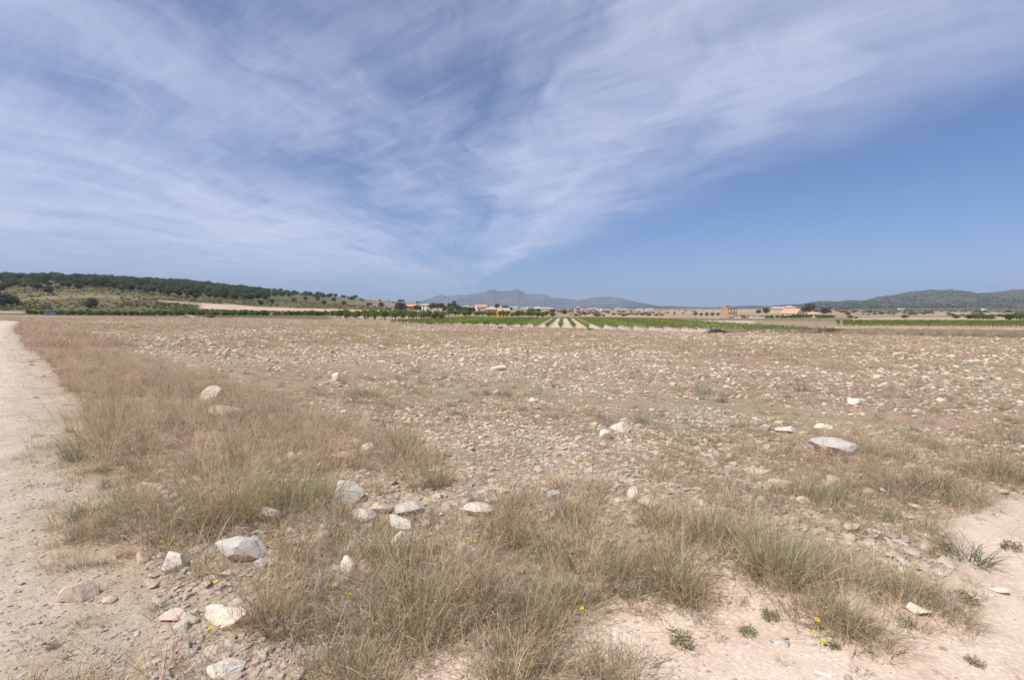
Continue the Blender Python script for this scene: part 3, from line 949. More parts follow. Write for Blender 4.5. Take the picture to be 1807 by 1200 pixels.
for i, (u, v, w, h, tint, lab) in enumerate(HERO):
    X, Y, Z = G(u, v)
    dist = math.hypot(X, Y)
    sc = math.sqrt(X * X + Y * Y + (CAMH - Z) ** 2) / math.sqrt(F * F + (u - 903.5) ** 2 + (v - 600) ** 2)
    ww, hh = w * sc * 1.12, h * sc * 1.15
    down = (CAMH - Z) / dist
    dd = ww * random.uniform(0.6, 0.85)
    hz = max(hh * 0.42, (hh - dd * min(down, 0.8) * 0.62))
    me = stone_mesh('stone', 300 + i * 7, 5 if w > 30 else 3, 10, 0.8, 0.05, (ww, dd, hz * 1.25))
    o = obj('stone', me, None, (X, Y + dd * 0.4, h1(X, Y + dd * 0.4) - hz * 0.34), (0, random.uniform(-0.06, 0.06), random.uniform(-0.25, 0.25)))
    o['tint'] = float(tint)
    tag(o, lab, 'stone', 'larger stones lying in the field and verge')
    hero_xy.append((X, Y + dd * 0.4, ww * 0.55))
hero_xy = np.array(hero_xy)


def clear_of_heroes(x, y, k=1.0):
    ok = np.ones(len(x), bool)
    for hx_, hy_, hr_ in hero_xy:
        ok &= np.hypot(x - hx_, y - hy_) > hr_ * k
    return ok


# ------------------------------------------------------------------ the rest of the stones
g = np.random.default_rng(11)
x, y, r = polar(112000, 2.5, 150, 54, g)
x2, y2, r2_ = polar(30000, 2.2, 10, 55, g, 0.6)          # rubble of the corner and verge
x, y, r = np.concatenate([x, x2]), np.concatenate([y, y2]), np.concatenate([r, r2_])
den = fbm(x * 0.09, y * 0.09, 51, 4) * 0.6 + fbm(x * 0.6, y * 0.6, 52, 3) * 0.4
keep = in_field(x, y) & (g.uniform(0, 1, len(x)) < (0.10 + 1.25 * sstep(den, 0.40, 0.58)) * (1 - 0.72 * sstep(r, 28, 80)))
keep &= ~((left_track(x, y) > -3.0) & (r > 7))
x, y, r = x[keep], y[keep], r[keep]
sz = np.maximum(0.022 * np.exp(g.normal(0, 0.65, len(x))), r * 0.0031 * np.exp(g.normal(0, 0.5, len(x))))
sz = np.minimum(sz, np.minimum(0.28, 0.045 + 0.012 * r))
ok = clear_of_heroes(x, y, 0.9)
x, y, r, sz = x[ok], y[ok], r[ok], sz[ok]
uu = bearing(x, y)
app = np.where((uu > 5) & (uu < 1802) & (y > 2.3), sz / r, 0)
order = np.argsort(-app)
top, rest = order[:235], order[235:]
rot = rz(len(x), 0.16, g)
sx = np.stack([sz * g.uniform(0.85, 1.25, len(x)), sz * g.uniform(0.8, 1.1, len(x)), sz * g.uniform(0.5, 0.95, len(x))], -1)
pos = place(x, y) - np.stack([0 * sz, 0 * sz, sz * 0.14], -1)
for k in top:
    o = obj('stone', STONES[int(g.integers(0, len(STONES)))], None, pos[k], rot[k], sx[k])
    tag(o, 'small pale limestone fragment lying loose on the stony field', 'stone', 'loose stones strewn over the stony field')
scatter('field_stones', 'countless small pale limestone fragments covering the field', 'stones', pos[rest], rot[rest], sx[rest],
        g.integers(0, len(STONES), len(rest)), STONES)

# gravel of the track, its shoulder and the rubble near the corner
x, y, r = polar(150000, 1.9, 45, 56, g, 0.1)
lt, st = left_track(x, y), sand_track(x, y)
pr = 0.75 * sstep(lt, -2.4, -0.5) + 0.05 * (st > 0) + 0.30 * (sstep(st, -1.6, -0.2) * (st < 0))
pr = np.where(lt > 0.4, 0.62, pr)
keep = (g.uniform(0, 1, len(x)) < pr) & clear_of_heroes(x, y, 0.8)
x, y, r, lt = x[keep], y[keep], r[keep], lt[keep]
sz = np.maximum(0.013 * np.exp(g.normal(0, 0.5, len(x))) * np.where(lt > 0.5, 0.85, 1.15), r * 0.0020)
pos = place(x, y) - np.stack([0 * sz, 0 * sz, sz * 0.18], -1)
scatter('track_gravel', 'loose pale gravel on the dirt track and its shoulder', 'gravel', pos, rz(len(x), 0.3, g),
        np.stack([sz, sz * g.uniform(0.7, 1, len(x)), sz * g.uniform(0.5, 0.9, len(x))], -1), g.integers(0, 4, len(x)), CHIPS)

# ------------------------------------------------------------------ individual grass clumps and dwarf plants
#  photo x, photo y of the foot, width px, height px, kind, label
CL = [
    (515, 905, 200, 130, 'green', 'largest green grass clump with long arching stems beside the big angular stone'),
    (395, 940, 170, 170, 'clump', 'tall straw-coloured grass clump leaning towards the gravel track'),
    (740, 1130, 180, 160, 'clump', 'broad olive and straw grass clump at the edge of the bare sand'),
    (925, 1120, 170, 110, 'clump', 'spreading straw grass clump rooted in grey dead stems'),
    (1035, 1005, 180, 105, 'clump', 'dense golden straw grass clump in the middle of the corner'),
    (1190, 1048, 130, 105, 'clump', 'dark straw grass clump overhanging the bare sand'),
    (1372, 1030, 150, 150, 'green', 'tall green grass clump with rust-brown dead base'),
    (1492, 1118, 95, 85, 'green', 'small green grass clump growing out of bare sand'),
    (900, 1199, 120, 70, 'clump', 'thin wispy grass clump on the pale sand'),
    (620, 1199, 90, 55, 'clump', 'low dry grass clump in rubble beside the pale sand'),
    (475, 1110, 70, 120, 'clump', 'narrow upright dry clump beside the round pale boulder'),
    (185, 800, 190, 110, 'green', 'green grass clump spilling over the edge of the gravel track'),
    (128, 815, 60, 40, 'blue', 'dark blue-green tuft on the track shoulder under the green clump'),
    (148, 915, 80, 38, 'blue', 'low grey-green tuft spreading onto the gravel'),
    (1706, 992, 120, 55, 'blue', 'dark blue-green tuft beside the sandy track'),
    (1462, 890, 110, 45, 'green', 'low green grass patch at the far side of the field corner'),
    (1580, 925, 60, 34, 'blue', 'small blue-green tuft behind the dry brown grass'),
    (1070, 1199, 80, 40, 'clump', 'sparse dry tuft on the bare sand'),
    (230, 920, 110, 70, 'clump', 'thin grey-straw tuft between gravel and pink stone'),
    (722, 815, 80, 60, 'green', 'greenish tuft at the border of the stony field'),
    (600, 770, 60, 45, 'green', 'small green tuft on the border of the pink grass'),
    (890, 965, 110, 70, 'clump', 'brownish tuft beside the rounded pale stone'),
    (1000, 1070, 90, 60, 'green', 'short fresh green tuft in front of the golden clump'),
    (690, 1000, 80, 60, 'clump', 'short brown tuft below the pale oblong stone'),
    (840, 1060, 100, 75, 'clump', 'dry tuft tangled with grey dead stems'),
    (1600, 1060, 130, 60, 'clump', 'rusty dry grass patch with yellow flowers in it'),
    (1250, 960, 110, 80, 'clump', 'loose dry tuft behind the dark straw clump'),
    (1770, 850, 90, 70, 'green', 'green weedy tuft at the right end of the field corner'),
    (1640, 870, 100, 50, 'green', 'weedy green tuft behind the sandy track'),
    (1130, 752, 60, 34, 'twig', 'grey twiggy dwarf shrub beside the white blocky stone'),
    (1240, 697, 46, 20, 'twig', 'small grey twiggy shrub out in the stony field'),
    (1412, 691, 36, 16, 'twig', 'tiny grey twiggy shrub near the yellow-flowered herbs'),
    (1060, 740, 30, 14, 'twig', 'low grey shrublet behind the pinkish sunken stone'),
    (1357, 1095, 46, 30, 'weed', 'small leafy weed at the edge of the bare sand'),
    (1200, 1140, 66, 40, 'weed', 'leafy clover-like weed growing alone on pale sand'),
    (1702, 1066, 60, 34, 'weed', 'bushy green weed at the rim of the sandy track'),
    (1600, 1108, 46, 24, 'weed', 'grey-green weed below the rusty grass patch'),
    (1470, 1145, 30, 14, 'weed', 'dark flat weed beside two yellow flowers on sand'),
    (1720, 1176, 40, 22, 'weed', 'dry dark weed on the sandy track'),
    (1782, 972, 46, 26, 'weed', 'dark weed on the far rim of the sandy track'),
    (92, 1146, 30, 20, 'weed', 'tiny weed on the gravel'),
    (1318, 1122, 46, 22, 'weed', 'wispy weed in bare sand below the tall green clump'),
    (640, 700, 50, 20, 'green', 'low green patch in the middle of the stony field'),
]
clump_c = []
KNAME = {'green': ('grass_clump', 'grass'), 'clump': ('grass_clump', 'grass'), 'blue': ('grass_tuft', 'grass'), 'twig': ('dwarf_shrub', 'shrub'), 'weed': ('leafy_weed', 'weed')}
for i, (u, v, w, h, kind, lab) in enumerate(CL):
    X, Y, Z = G(u, v - h * 0.08)
    sc = math.sqrt(X * X + Y * Y + (CAMH - Z) ** 2) / math.sqrt(F * F + (u - 903.5) ** 2 + (v - 600) ** 2)
    ww, hh = w * sc, h * sc
    gg = np.random.default_rng(900 + i)
    nm, cat = KNAME[kind]
    root = bpy.data.objects.new(nm, None); COL.objects.link(root)
    root.location = (X, Y, Z); root.rotation_euler = (0, 0, gg.uniform(0, 6.28)); root.empty_display_size = 0.05
    tag(root, lab, cat, 'grass clumps and small plants of the field corner')
    k = 1.0
    if kind in ('green', 'clump'):
        L_ = hh * 0.98
        R0 = max(ww * 0.30, 0.03)
        nb_ = int(np.clip(190 * (ww / 0.5), 60, 260))
        p1 = GREEN + OLIVE if kind == 'green' else OLIVE + STRAW
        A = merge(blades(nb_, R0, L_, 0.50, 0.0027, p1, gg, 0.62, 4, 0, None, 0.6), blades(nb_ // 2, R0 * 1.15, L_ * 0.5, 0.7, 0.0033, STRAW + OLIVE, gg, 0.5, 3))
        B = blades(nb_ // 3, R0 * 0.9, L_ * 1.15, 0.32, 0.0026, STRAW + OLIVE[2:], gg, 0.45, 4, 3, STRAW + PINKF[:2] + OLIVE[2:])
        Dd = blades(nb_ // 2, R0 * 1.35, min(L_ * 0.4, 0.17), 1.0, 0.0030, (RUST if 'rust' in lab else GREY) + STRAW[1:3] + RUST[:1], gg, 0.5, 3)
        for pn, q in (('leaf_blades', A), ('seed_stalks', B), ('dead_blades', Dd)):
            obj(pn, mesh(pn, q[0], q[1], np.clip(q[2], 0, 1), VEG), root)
        clump_c.append((X, Y, ww * 0.4))
    else:
        sc2 = ww / {'blue': 0.34, 'twig': 0.34, 'weed': 0.24}[kind]
        src = LIB[kind][i % 3]
        obj({'blue': 'leaf_blades', 'twig': 'twigs', 'weed': 'leaves'}[kind], src, root, scl=(sc2, sc2, max(sc2 * 0.7, min(sc2, hh / {'blue': 0.15, 'twig': 0.2, 'weed': 0.1}[kind]))))
        q = blades(40, 0.06, 0.10 if kind != 'twig' else 0.14, 0.9, 0.003, GREY + STRAW, gg, 0.5, 3)
        obj('dead_stems', mesh('dead_stems', q[0], q[1], q[2], VEG), root, scl=(sc2, sc2, sc2))

# ------------------------------------------------------------------ yellow flowers
def flower_meshes():
    st = MB().tube([(0, 0, -0.01), (0.004, 0.002, 0.05), (0.0, 0.006, 0.10)], [0.0022, 0.0018, 0.0015], 5).me('stem', STEM, True)
    pb = MB()
    for k_ in range(11):
        a = 2 * math.pi * k_ / 11
        ca, sa = math.cos(a), math.sin(a)
        b = len(pb.v)
        for rr_, w_, z_ in ((0.004, 0.0022, 0.100), (0.011, 0.0042, 0.1025), (0.018, 0.0026, 0.1015)):
            for s_ in (-1, 1):
                pb.v.append((ca * rr_ - sa * w_ * s_, 0.006 + sa * rr_ + ca * w_ * s_, z_))
        pb.f += [[b, b + 1, b + 3, b + 2], [b + 2, b + 3, b + 5, b + 4]]
    ce = MB().tube([(0, 0.006, 0.098), (0, 0.006, 0.1035), (0, 0.006, 0.106)], [0.006, 0.006, 0.003], 8).me('flower_centre', PISTIL, True)
    return st, pb.me('petals', PETAL), ce


FST, FPE, FCE = flower_meshes()
FL = [(1440, 1104, 1), (1432, 1118, 1), (1456, 1134, 1), (1608, 1000, 1), (1630, 1030, 1), (1652, 982, 1), (385, 1032, 1), (373, 1112, 1), (615, 1052, 1), (605, 1102, 1),
      (670, 890, 1), (640, 848, 1), (1020, 806, 1), (1035, 815, 1), (1015, 830, 1), (1027, 1078, 1), (822, 952, 1), (665, 984, 1), (205, 808, 1), (217, 825, 1), (1312, 966, 1),
      (590, 1034, 1), (285, 957, 1), (336, 944, 1), (1604, 770, 1), (1618, 768, 1), (1595, 824, 1), (1486, 696, 1.1), (1456, 700, 1.1), (800, 836, 1), (840, 952, 1), (1642, 848, 1),
      (404, 965, 1), (424, 985, 1), (440, 962, 1), (1520, 838, 1), (1130, 778, 1), (1150, 772, 1), (655, 716, 1), (598, 748, 1), (1700, 755, 1), (1760, 800, 1)]
for i, (u, v, s) in enumerate(FL):
    X, Y, Z = G(u, v + 9)
    root = bpy.data.objects.new('yellow_flower', None); COL.objects.link(root)
    dist = math.hypot(X, Y)
    root.location = (X, Y, Z); root.rotation_euler = (random.uniform(0.1, 0.5), random.uniform(-0.25, 0.25), random.uniform(-0.6, 0.6)); root.empty_display_size = 0.02
    k = s * random.uniform(0.52, 0.72) * (1.0 if dist < 5 else 1.25)
    root.scale = (k, k, k * random.uniform(0.5, 1.0))
    tag(root, 'small yellow daisy-like flower on a thin stem among dry grass', 'flower', 'yellow flowers dotted over the field corner')
    obj('stem', FST, root); obj('petals', FPE, root); obj('flower_centre', FCE, root)


# ------------------------------------------------------------------ grasses that nobody could count
def gs(name, label, kinds, x, y, s, rng, tilt=0.08):
    ms = [m_ for k_ in kinds for m_ in LIB[k_]]
    zs = s * rng.uniform(0.75, 1.25, len(x))
    scatter(name, label, 'grass', place(x, y), rz(len(x), tilt, rng), np.stack([s, s, zs], -1), rng.integers(0, len(ms), len(x)), ms)


g = np.random.default_rng(23)
# pink feather grass along the track
x, y, r = polar(30000, 2.6, 34, 54, g, 0.5)
vm = verge(x, y)
lt = left_track(x, y)
keep = in_field(x, y) & (g.uniform(0, 1, len(x)) < vm * (0.06 + 0.94 * sstep(y, 3.8, 8.5)) * np.where(lt > -3.4, 0.75, 0.5)) & clear_of_heroes(x, y - 0.1, 0.75)
gs('verge_feather_grass', 'pinkish dry feather grass filling the verge beside the track', ['feather', 'feather', 'feather', 'clump'], x[keep], y[keep], g.uniform(0.65, 1.15, keep.sum()), g)
x, y, r = polar(15000, 28, 150, 50, g, 0.3)
keep = in_field(x, y) & (left_track(x, y) > -3.3) & (g.uniform(0, 1, len(x)) < 0.9)
gs('far_verge_grass', 'pinkish dry grass of the verge running away beside the track', ['swathpink'], x[keep], y[keep], g.uniform(0.7, 1.2, keep.sum()), g)
# corner of the field: mixed low cover
x, y, r = polar(8200, 2.0, 11, 55, g, 0.8)
st = sand_track(x, y); lt = left_track(x, y)
nz = fbm(x * 1.3, y * 1.3, 91, 3)
keep = in_field(x, y) & (g.uniform(0, 1, len(x)) < (0.08 + 0.92 * sstep(nz, 0.45, 0.62)) * (0.35 + 0.65 * sstep(st, -4.0, -2.0)) * sstep(lt, -0.3, -1.3)) & clear_of_heroes(x, y - 0.05, 0.95)
gs('corner_ground_cover', 'low mixed dry herbs and dead stems covering the field corner', ['herb', 'thatch', 'herb', 'thatch', 'thatch'], x[keep], y[keep], g.uniform(0.5, 1.1, keep.sum()), g, 0.15)
# sparse dead stems and weeds on the sand and the gravel shoulder
x, y, r = polar(2600, 1.8, 9, 55, g, 0.8)
st = sand_track(x, y); lt = left_track(x, y)
keep = (((st > 0) & (lt < -0.6) & (g.uniform(0, 1, len(x)) < 0.10 + 0.5 * (1 - sstep(st, 0.0, 0.45)))) | ((lt > -0.8) & (lt < 0.3) & (g.uniform(0, 1, len(x)) < 0.22)))
gs('sand_weeds', 'scattered dead stems and tiny weeds on the bare sand', ['thatch', 'herb', 'herb', 'thatch'], x[keep], y[keep], g.uniform(0.3, 0.75, keep.sum()), g, 0.2)
# stony field herbs
x, y, r = polar(32000, 4.5, 62, 53, g)
nz = fbm(x * 0.35, y * 0.35, 95, 4)
keep = in_field(x, y) & (g.uniform(0, 1, len(x)) < (0.10 + 0.70 * sstep(nz, 0.42, 0.62)) * (0.55 + 0.45 * sstep(r, 6, 14)) * (1 - 0.8 * sstep(r, 35, 60))) & clear_of_heroes(x, y - 0.08, 0.9)
gs('field_herbs', 'thin dry herbs growing between the stones of the field', ['herb', 'herb', 'herb', 'herb', 'thatch'], x[keep], y[keep], g.uniform(0.35, 0.95, keep.sum()) * (0.75 + r[keep] * 0.013), g, 0.12)
x, y, r = polar(30000, 20, 190, 50, g, 0.2)
nz = fbm(x * 0.09, y * 0.09, 97, 4)
keep = in_field(x, y) & (g.uniform(0, 1, len(x)) < (0.25 + 0.75 * sstep(nz, 0.38, 0.58)) * sstep(r + 14 * (nz - 0.5), 18, 62))
gs('far_field_grass', 'thin dry grass over the far side of the stony field', ['swath'], x[keep], y[keep], g.uniform(0.7, 1.3, keep.sum()), g)
# litter of dead stems round the big clumps
lx, ly = [], []
for cx_, cy_, cr_ in clump_c:
    k_ = int(np.clip(60 * cr_ / 0.2, 16, 70))
    a_ = g.uniform(0, 6.28, k_); q_ = cr_ * g.uniform(0.4, 1.9, k_)
    lx.append(cx_ + np.cos(a_) * q_); ly.append(cy_ + np.sin(a_) * q_)
lx, ly = np.concatenate(lx), np.concatenate(ly)
ok = clear_of_heroes(lx, ly - 0.05, 0.9)
gs('clump_litter', 'grey dead stems littered round the grass clumps', ['thatch', 'thatch', 'herb'], lx[ok], ly[ok], g.uniform(0.5, 1.1, ok.sum()), g, 0.15)
# weeds on the strip between the wheel tracks
x, y, r = polar(9000, 24, 125, 54, g, 0.3)
lt = left_track(x, y)
keep = (lt > 2.3) & (lt < 3.3) & (x > -150) & (g.uniform(0, 1, len(x)) < 0.8)
gs('track_strip_weeds', 'dry weeds on the strip between the wheel lines of the track', ['swath', 'swath', 'swathpink'], x[keep], y[keep], g.uniform(0.5, 0.9, keep.sum()), g)
x, y, r = polar(5200, 2.1, 9, 56, g, 0.8)
lt = left_track(x, y)
keep = (lt > -1.7) & (lt < 0.1) & (sand_track(x, y) < 0.25) & (g.uniform(0, 1, len(x)) < 0.75 * sstep(fbm(x * 1.1, y * 1.1, 83, 3), 0.40, 0.62)) & clear_of_heroes(x, y - 0.05, 1.0)
gs('shoulder_weeds', 'thin grey-green weeds in the rubble of the track shoulder', ['herb', 'thatch', 'thatch', 'herb'], x[keep], y[keep], g.uniform(0.5, 1.1, keep.sum()), g, 0.15)
# grey shrublets and greener patches in the stony field
x, y, r = polar(420, 7, 70, 52, g)
keep = in_field(x, y) & (left_track(x, y) < -3.5)
gs('field_shrublets', 'grey shrublets and greener tufts sprinkled over the stony field', ['twig', 'twig', 'green', 'clump'], x[keep], y[keep], g.uniform(0.4, 0.8, keep.sum()) * (1 + r[keep] * 0.006), g)
# tufts spilling over the edge of the gravel
x, y, r = polar(2600, 2.4, 40, 54, g, 0.3)
lt = left_track(x, y)
keep = (lt > -1.0) & (lt < 0.35) & (sand_track(x, y) < -0.2) & (g.uniform(0, 1, len(x)) < 0.75 * sstep(fbm(x * 0.5, y * 0.5, 79, 3), 0.40, 0.6))
gs('track_edge_tufts', 'thin tufts spilling over the edge of the gravel track', ['clump', 'blue', 'herb', 'feather', 'thatch'], x[keep], y[keep], g.uniform(0.3, 0.75, keep.sum()), g)
# medium clumps around the corner
x, y, r = polar(800, 2.6, 16, 53, g, 0.6)
keep = in_field(x, y) & (sand_track(x, y) > -4.2) & (g.uniform(0, 1, len(x)) < 0.24) & clear_of_heroes(x, y + 0.0, 1.3) & clear_of_heroes(x, y + 0.25, 1.2)
gs('verge_tufts', 'bunch grass tufts between the larger clumps', ['clump', 'green', 'clump', 'blue'], x[keep], y[keep], g.uniform(0.35, 0.8, keep.sum()), g)

# ------------------------------------------------------------------ trees and shrubs
PINEC = [(0.13, 0.155, 0.08), (0.165, 0.18, 0.095), (0.10, 0.125, 0.065), (0.20, 0.21, 0.12)]
ALMC = [(0.14, 0.19, 0.05), (0.17, 0.225, 0.06), (0.11, 0.16, 0.04), (0.22, 0.26, 0.085)]
SHRC = [(0.20, 0.195, 0.09), (0.25, 0.22, 0.11), (0.16, 0.17, 0.075), (0.30, 0.25, 0.14)]


def trunk_me(hh, r0, rng, limbs=5, spread=0.9, fork=0.35):
    b = MB()
    lean = rng.normal(0, 0.05, 2)
    top = (lean[0] * hh, lean[1] * hh, hh)
    b.tube([(0, 0, -0.25), (lean[0] * hh * .3, lean[1] * hh * .3, hh * .4), top], [r0 * 1.25, r0, r0 * .55], 6)
    for k_ in range(limbs):
        a = 2 * math.pi * (k_ + rng.uniform(-.3, .3)) / limbs
        z0 = hh * rng.uniform(fork, 0.75)
        l = spread * rng.uniform(.7, 1.1)
        b.tube([(lean[0] * z0, lean[1] * z0, z0), (math.cos(a) * l * .5, math.sin(a) * l * .5, z0 + l * .45), (math.cos(a) * l, math.sin(a) * l, z0 + l * .8)], [r0 * .55, r0 * .4, r0 * .15], 5)
    return b.me('trunk', BARK, True)


def crown_me(rng, nc, per, rx, rz_, cz, cr, size, pal, hollow=0.35):
    p = clump_pts(rng, nc, per, rx, rx, rz_, cz, cr, hollow)
    q = leafcards(p, size, pal, rng, 0.5)
    return mesh('crown', q[0], q[1], np.clip(q[2], 0, 1), VEG)


TR = {'pine': [], 'roundpine': [], 'almond': [], 'shrub': [], 'bushy': []}
for i in range(5):
    rg = np.random.default_rng(500 + i)
    TR['pine'].append((trunk_me(4.2, 0.16, rg, 5, 1.6, 0.35), crown_me(rg, 46, 26, 2.5, 2.0, 4.1, 0.42, 0.55, PINEC)))
    TR['roundpine'].append((trunk_me(3.0, 0.18, rg, 6, 1.9, 0.2), crown_me(rg, 60, 34, 2.9, 2.3, 2.7, 0.48, 0.5, PINEC, 0.3)))
    TR['almond'].append((trunk_me(1.5, 0.07, rg, 5, 0.9, 0.5), crown_me(rg, 26, 26, 1.05, 0.85, 1.75, 0.22, 0.24, ALMC, 0.2)))
    TR['bushy'].append((trunk_me(0.7, 0.07, rg, 6, 0.9, 0.2), crown_me(rg, 34, 26, 1.35, 0.75, 1.0, 0.24, 0.28, ALMC, 0.15)))
    TR['shrub'].append((trunk_me(0.6, 0.05, rg, 5, 0.5, 0.1), crown_me(rg, 26, 22, 0.85, 0.5, 0.55, 0.2, 0.22, SHRC, 0.1)))


def tree(name, kind, loc, s, label, cat, group=None, i=None, zs=1.0):
    i = random.randrange(5) if i is None else i
    t, c = TR[kind][i]
    root = bpy.data.objects.new(name, None); COL.objects.link(root)
    root.location = loc; root.scale = (s, s, s * zs); root.rotation_euler = (0, 0, random.uniform(0, 6.28))
    tag(root, label, cat, group)
    obj('trunk', t, root); obj('crown', c, root)
    return root


# pines along the lower edge of the wood
g = np.random.default_rng(61)
edge_v = [(0, 420), (60, 425), (95, 420), (160, 425), (230, 425), (300, 430), (350, 435), (420, 445), (485, 450)]
for u in list(np.linspace(2, 478, 52)):
    Y = float(np.interp(u, [e[0] for e in edge_v], [e[1] for e in edge_v])) + g.normal(0, 16)
    tree('pine_tree', 'pine', D(u + g.normal(0, 4), Y), g.uniform(0.65, 1.3), 'dark rounded pine along the lower edge of the hillside wood', 'tree', 'pines edging the hillside wood')
for u, Y, s, lab in ((8, 300, 1.55, 'big dark spreading pine on the open scrub slope below the wood'), (22, 306, 1.2, 'dark pine close beside the big spreading pine on the scrub slope'),
                     (163, 275, 1.05, 'lone round dark pine in the middle of the open scrub slope')):
    tree('pine_tree', 'roundpine', D(u, Y), s, lab, 'tree')
for u, Y, s in ((572, 480, .8), (607, 520, .8), (650, 560, .7), (673, 520, 1.0), (655, 620, .6), (461, 400, .7), (605, 1080, 1.2), (615, 1080, .9), (636, 1100, .9), (624, 1090, .7), (671, 1150, .9), (687, 1180, .7),
                (706, 1200, 1.4), (712, 1205, 1.2), (737, 1250, 1.1), (700, 600, .6), (590, 700, .8), (540, 640, .9), (560, 800, .9), (640, 800, .8), (520, 520, .8), (694, 1000, .7)):
    tree('pine_tree', 'roundpine', D(u, Y), s, 'isolated small dark pine on the bare ridge slope', 'tree', 'isolated pines on the bare ridge slope')
# wood on the hill: cannot be counted
n = 4300
u = g.uniform(-260, 640, n); Y = g.uniform(430, 1150, n)
xx = (u - 903.5) / F * Y
nz = fbm(xx * 0.012, Y * 0.012, 63, 3)
keep = (Y > 440 + (u < 60) * 10) & (g.uniform(0, 1, n) < np.where(u < 440, 0.95, np.clip((640 - u) / 200, 0, 1) * 0.75) * np.where(Y < 620, 0.55 * (nz > .47), 0.8) * np.where((u > 470) & (Y < 800), 0.12, 1))
xx, Y = xx[keep], Y[keep]
joined = []
for i in range(5):
    cm = TR['pine'][i][1]
    joined.append(cm)
s = g.uniform(0.7, 1.7, len(xx))
scatter('hillside_wood', 'dark pine wood covering the long hill', 'wood', np.stack([xx, Y, H(xx, Y) - 1.2 * s], -1), rz(len(xx), 0, g), s3(s), g.integers(0, 5, len(xx)), joined)
# low scrub on the slope and the dry plain
n = 11000
u = g.uniform(-200, 720, n); Y = 240 * (700 / 240) ** g.uniform(0, 1, n)
xx = (u - 903.5) / F * Y
nz = fbm(xx * 0.03, Y * 0.03, 65, 3)
bare = ((u > 350) & (u < 695) & (Y > 296) & (Y < 376)) | ((u > 280) & (u < 460) & (Y > 346) & (Y < 370))
keep = (g.uniform(0, 1, n) < 0.15 + 0.8 * sstep(nz, 0.42, 0.6)) & ~bare & (Y > 262) & ~((u > 480) & (Y > 560))
xx, Y = xx[keep], Y[keep]
s = g.uniform(0.35, 0.95, len(xx))
scatter('slope_scrub', 'low green-brown scrub dotted over the slope', 'scrub', place(xx, Y), rz(len(xx), 0, g), np.stack([s * 1.2, s * 1.2, s * .8], -1), g.integers(0, 5, len(xx)), [t[1] for t in TR['shrub']])
n = 5200
u = g.uniform(700, 2000, n); Y = 330 * (2400 / 330) ** g.uniform(0, 1, n)
xx = (u - 903.5) / F * Y
nz = fbm(xx * 0.012, Y * 0.008, 67, 3)
keep = (g.uniform(0, 1, n) < np.where(u > 1480, 0.75, 0.30) * sstep(nz, 0.45, 0.62)) & ~((u > 1225) & (u < 1440) & (Y < 560)) & ~((u > 700) & (u < 905) & (Y < 640))
xx, Y = xx[keep], Y[keep]
s = g.uniform(0.8, 1.8, len(xx))
scatter('plain_scrub', 'hedges, bushes and low trees scattered over the far plain', 'scrub', place(xx, Y, 0.1), rz(len(xx), 0, g), np.stack([s * 1.8, s * 1.2, s * 1.2], -1), g.integers(0, 5, len(xx)), [t[1] for t in TR['shrub']])
# dry weeds on the bank at the right and along the field edges
n = 9000
u = g.uniform(1280, 2050, n); Y = g.uniform(66, 101, n)
xx = (u - 903.5) / F * Y
keep = (Y > field_edge(xx, Y) + 0.5) & (g.uniform(0, 1, n) < 0.8)
xx, Y = xx[keep], Y[keep]
s = g.uniform(1.2, 3.0, len(xx))
gsm = [LIB['twig'][0], LIB['clump'][0], LIB['herb'][1], LIB['swath'][0]]
scatter('bank_weeds', 'grey-brown dry weeds covering the low bank beyond the field', 'weeds', place(xx, Y), rz(len(xx), 0, g), s3(s), g.integers(0, 4, len(xx)), gsm)
n = 3600
u = g.uniform(1180, 1500, n); Y = g.uniform(228, 335, n)
xx = (u - 903.5) / F * Y
s = g.uniform(1.5, 3.2, n)
scatter('weedy_strip', 'grey-green weedy strip behind the vineyard', 'weeds', place(xx, Y), rz(n, 0, g), s3(s), g.integers(0, 4, n), [LIB['swath'][0], LIB['swath'][1], LIB['green'][0], LIB['twig'][1]])
# pines and bushes on the rocky hills
vv = HILLV[(HILLV[:, 1] < 2720)]
pk = vv[g.integers(0, len(vv), 9000)] + np.stack([g.normal(0, 12, 9000), np.zeros(9000), np.zeros(9000)], -1)
nz = fbm(pk[:, 0] * 0.006, pk[:, 1] * 0.006, 69, 3)
pk = pk[(nz + g.uniform(-.12, .12, len(pk))) > 0.42]
s = g.uniform(0.5, 1.15, len(pk))
pk[:, 2] -= 1.8 * s
scatter('hill_pines', 'dark pines and bushes speckling the rocky hills', 'wood', pk, rz(len(pk), 0, g), s3(s), g.integers(0, 5, len(pk)), [t[1] for t in TR['roundpine']])

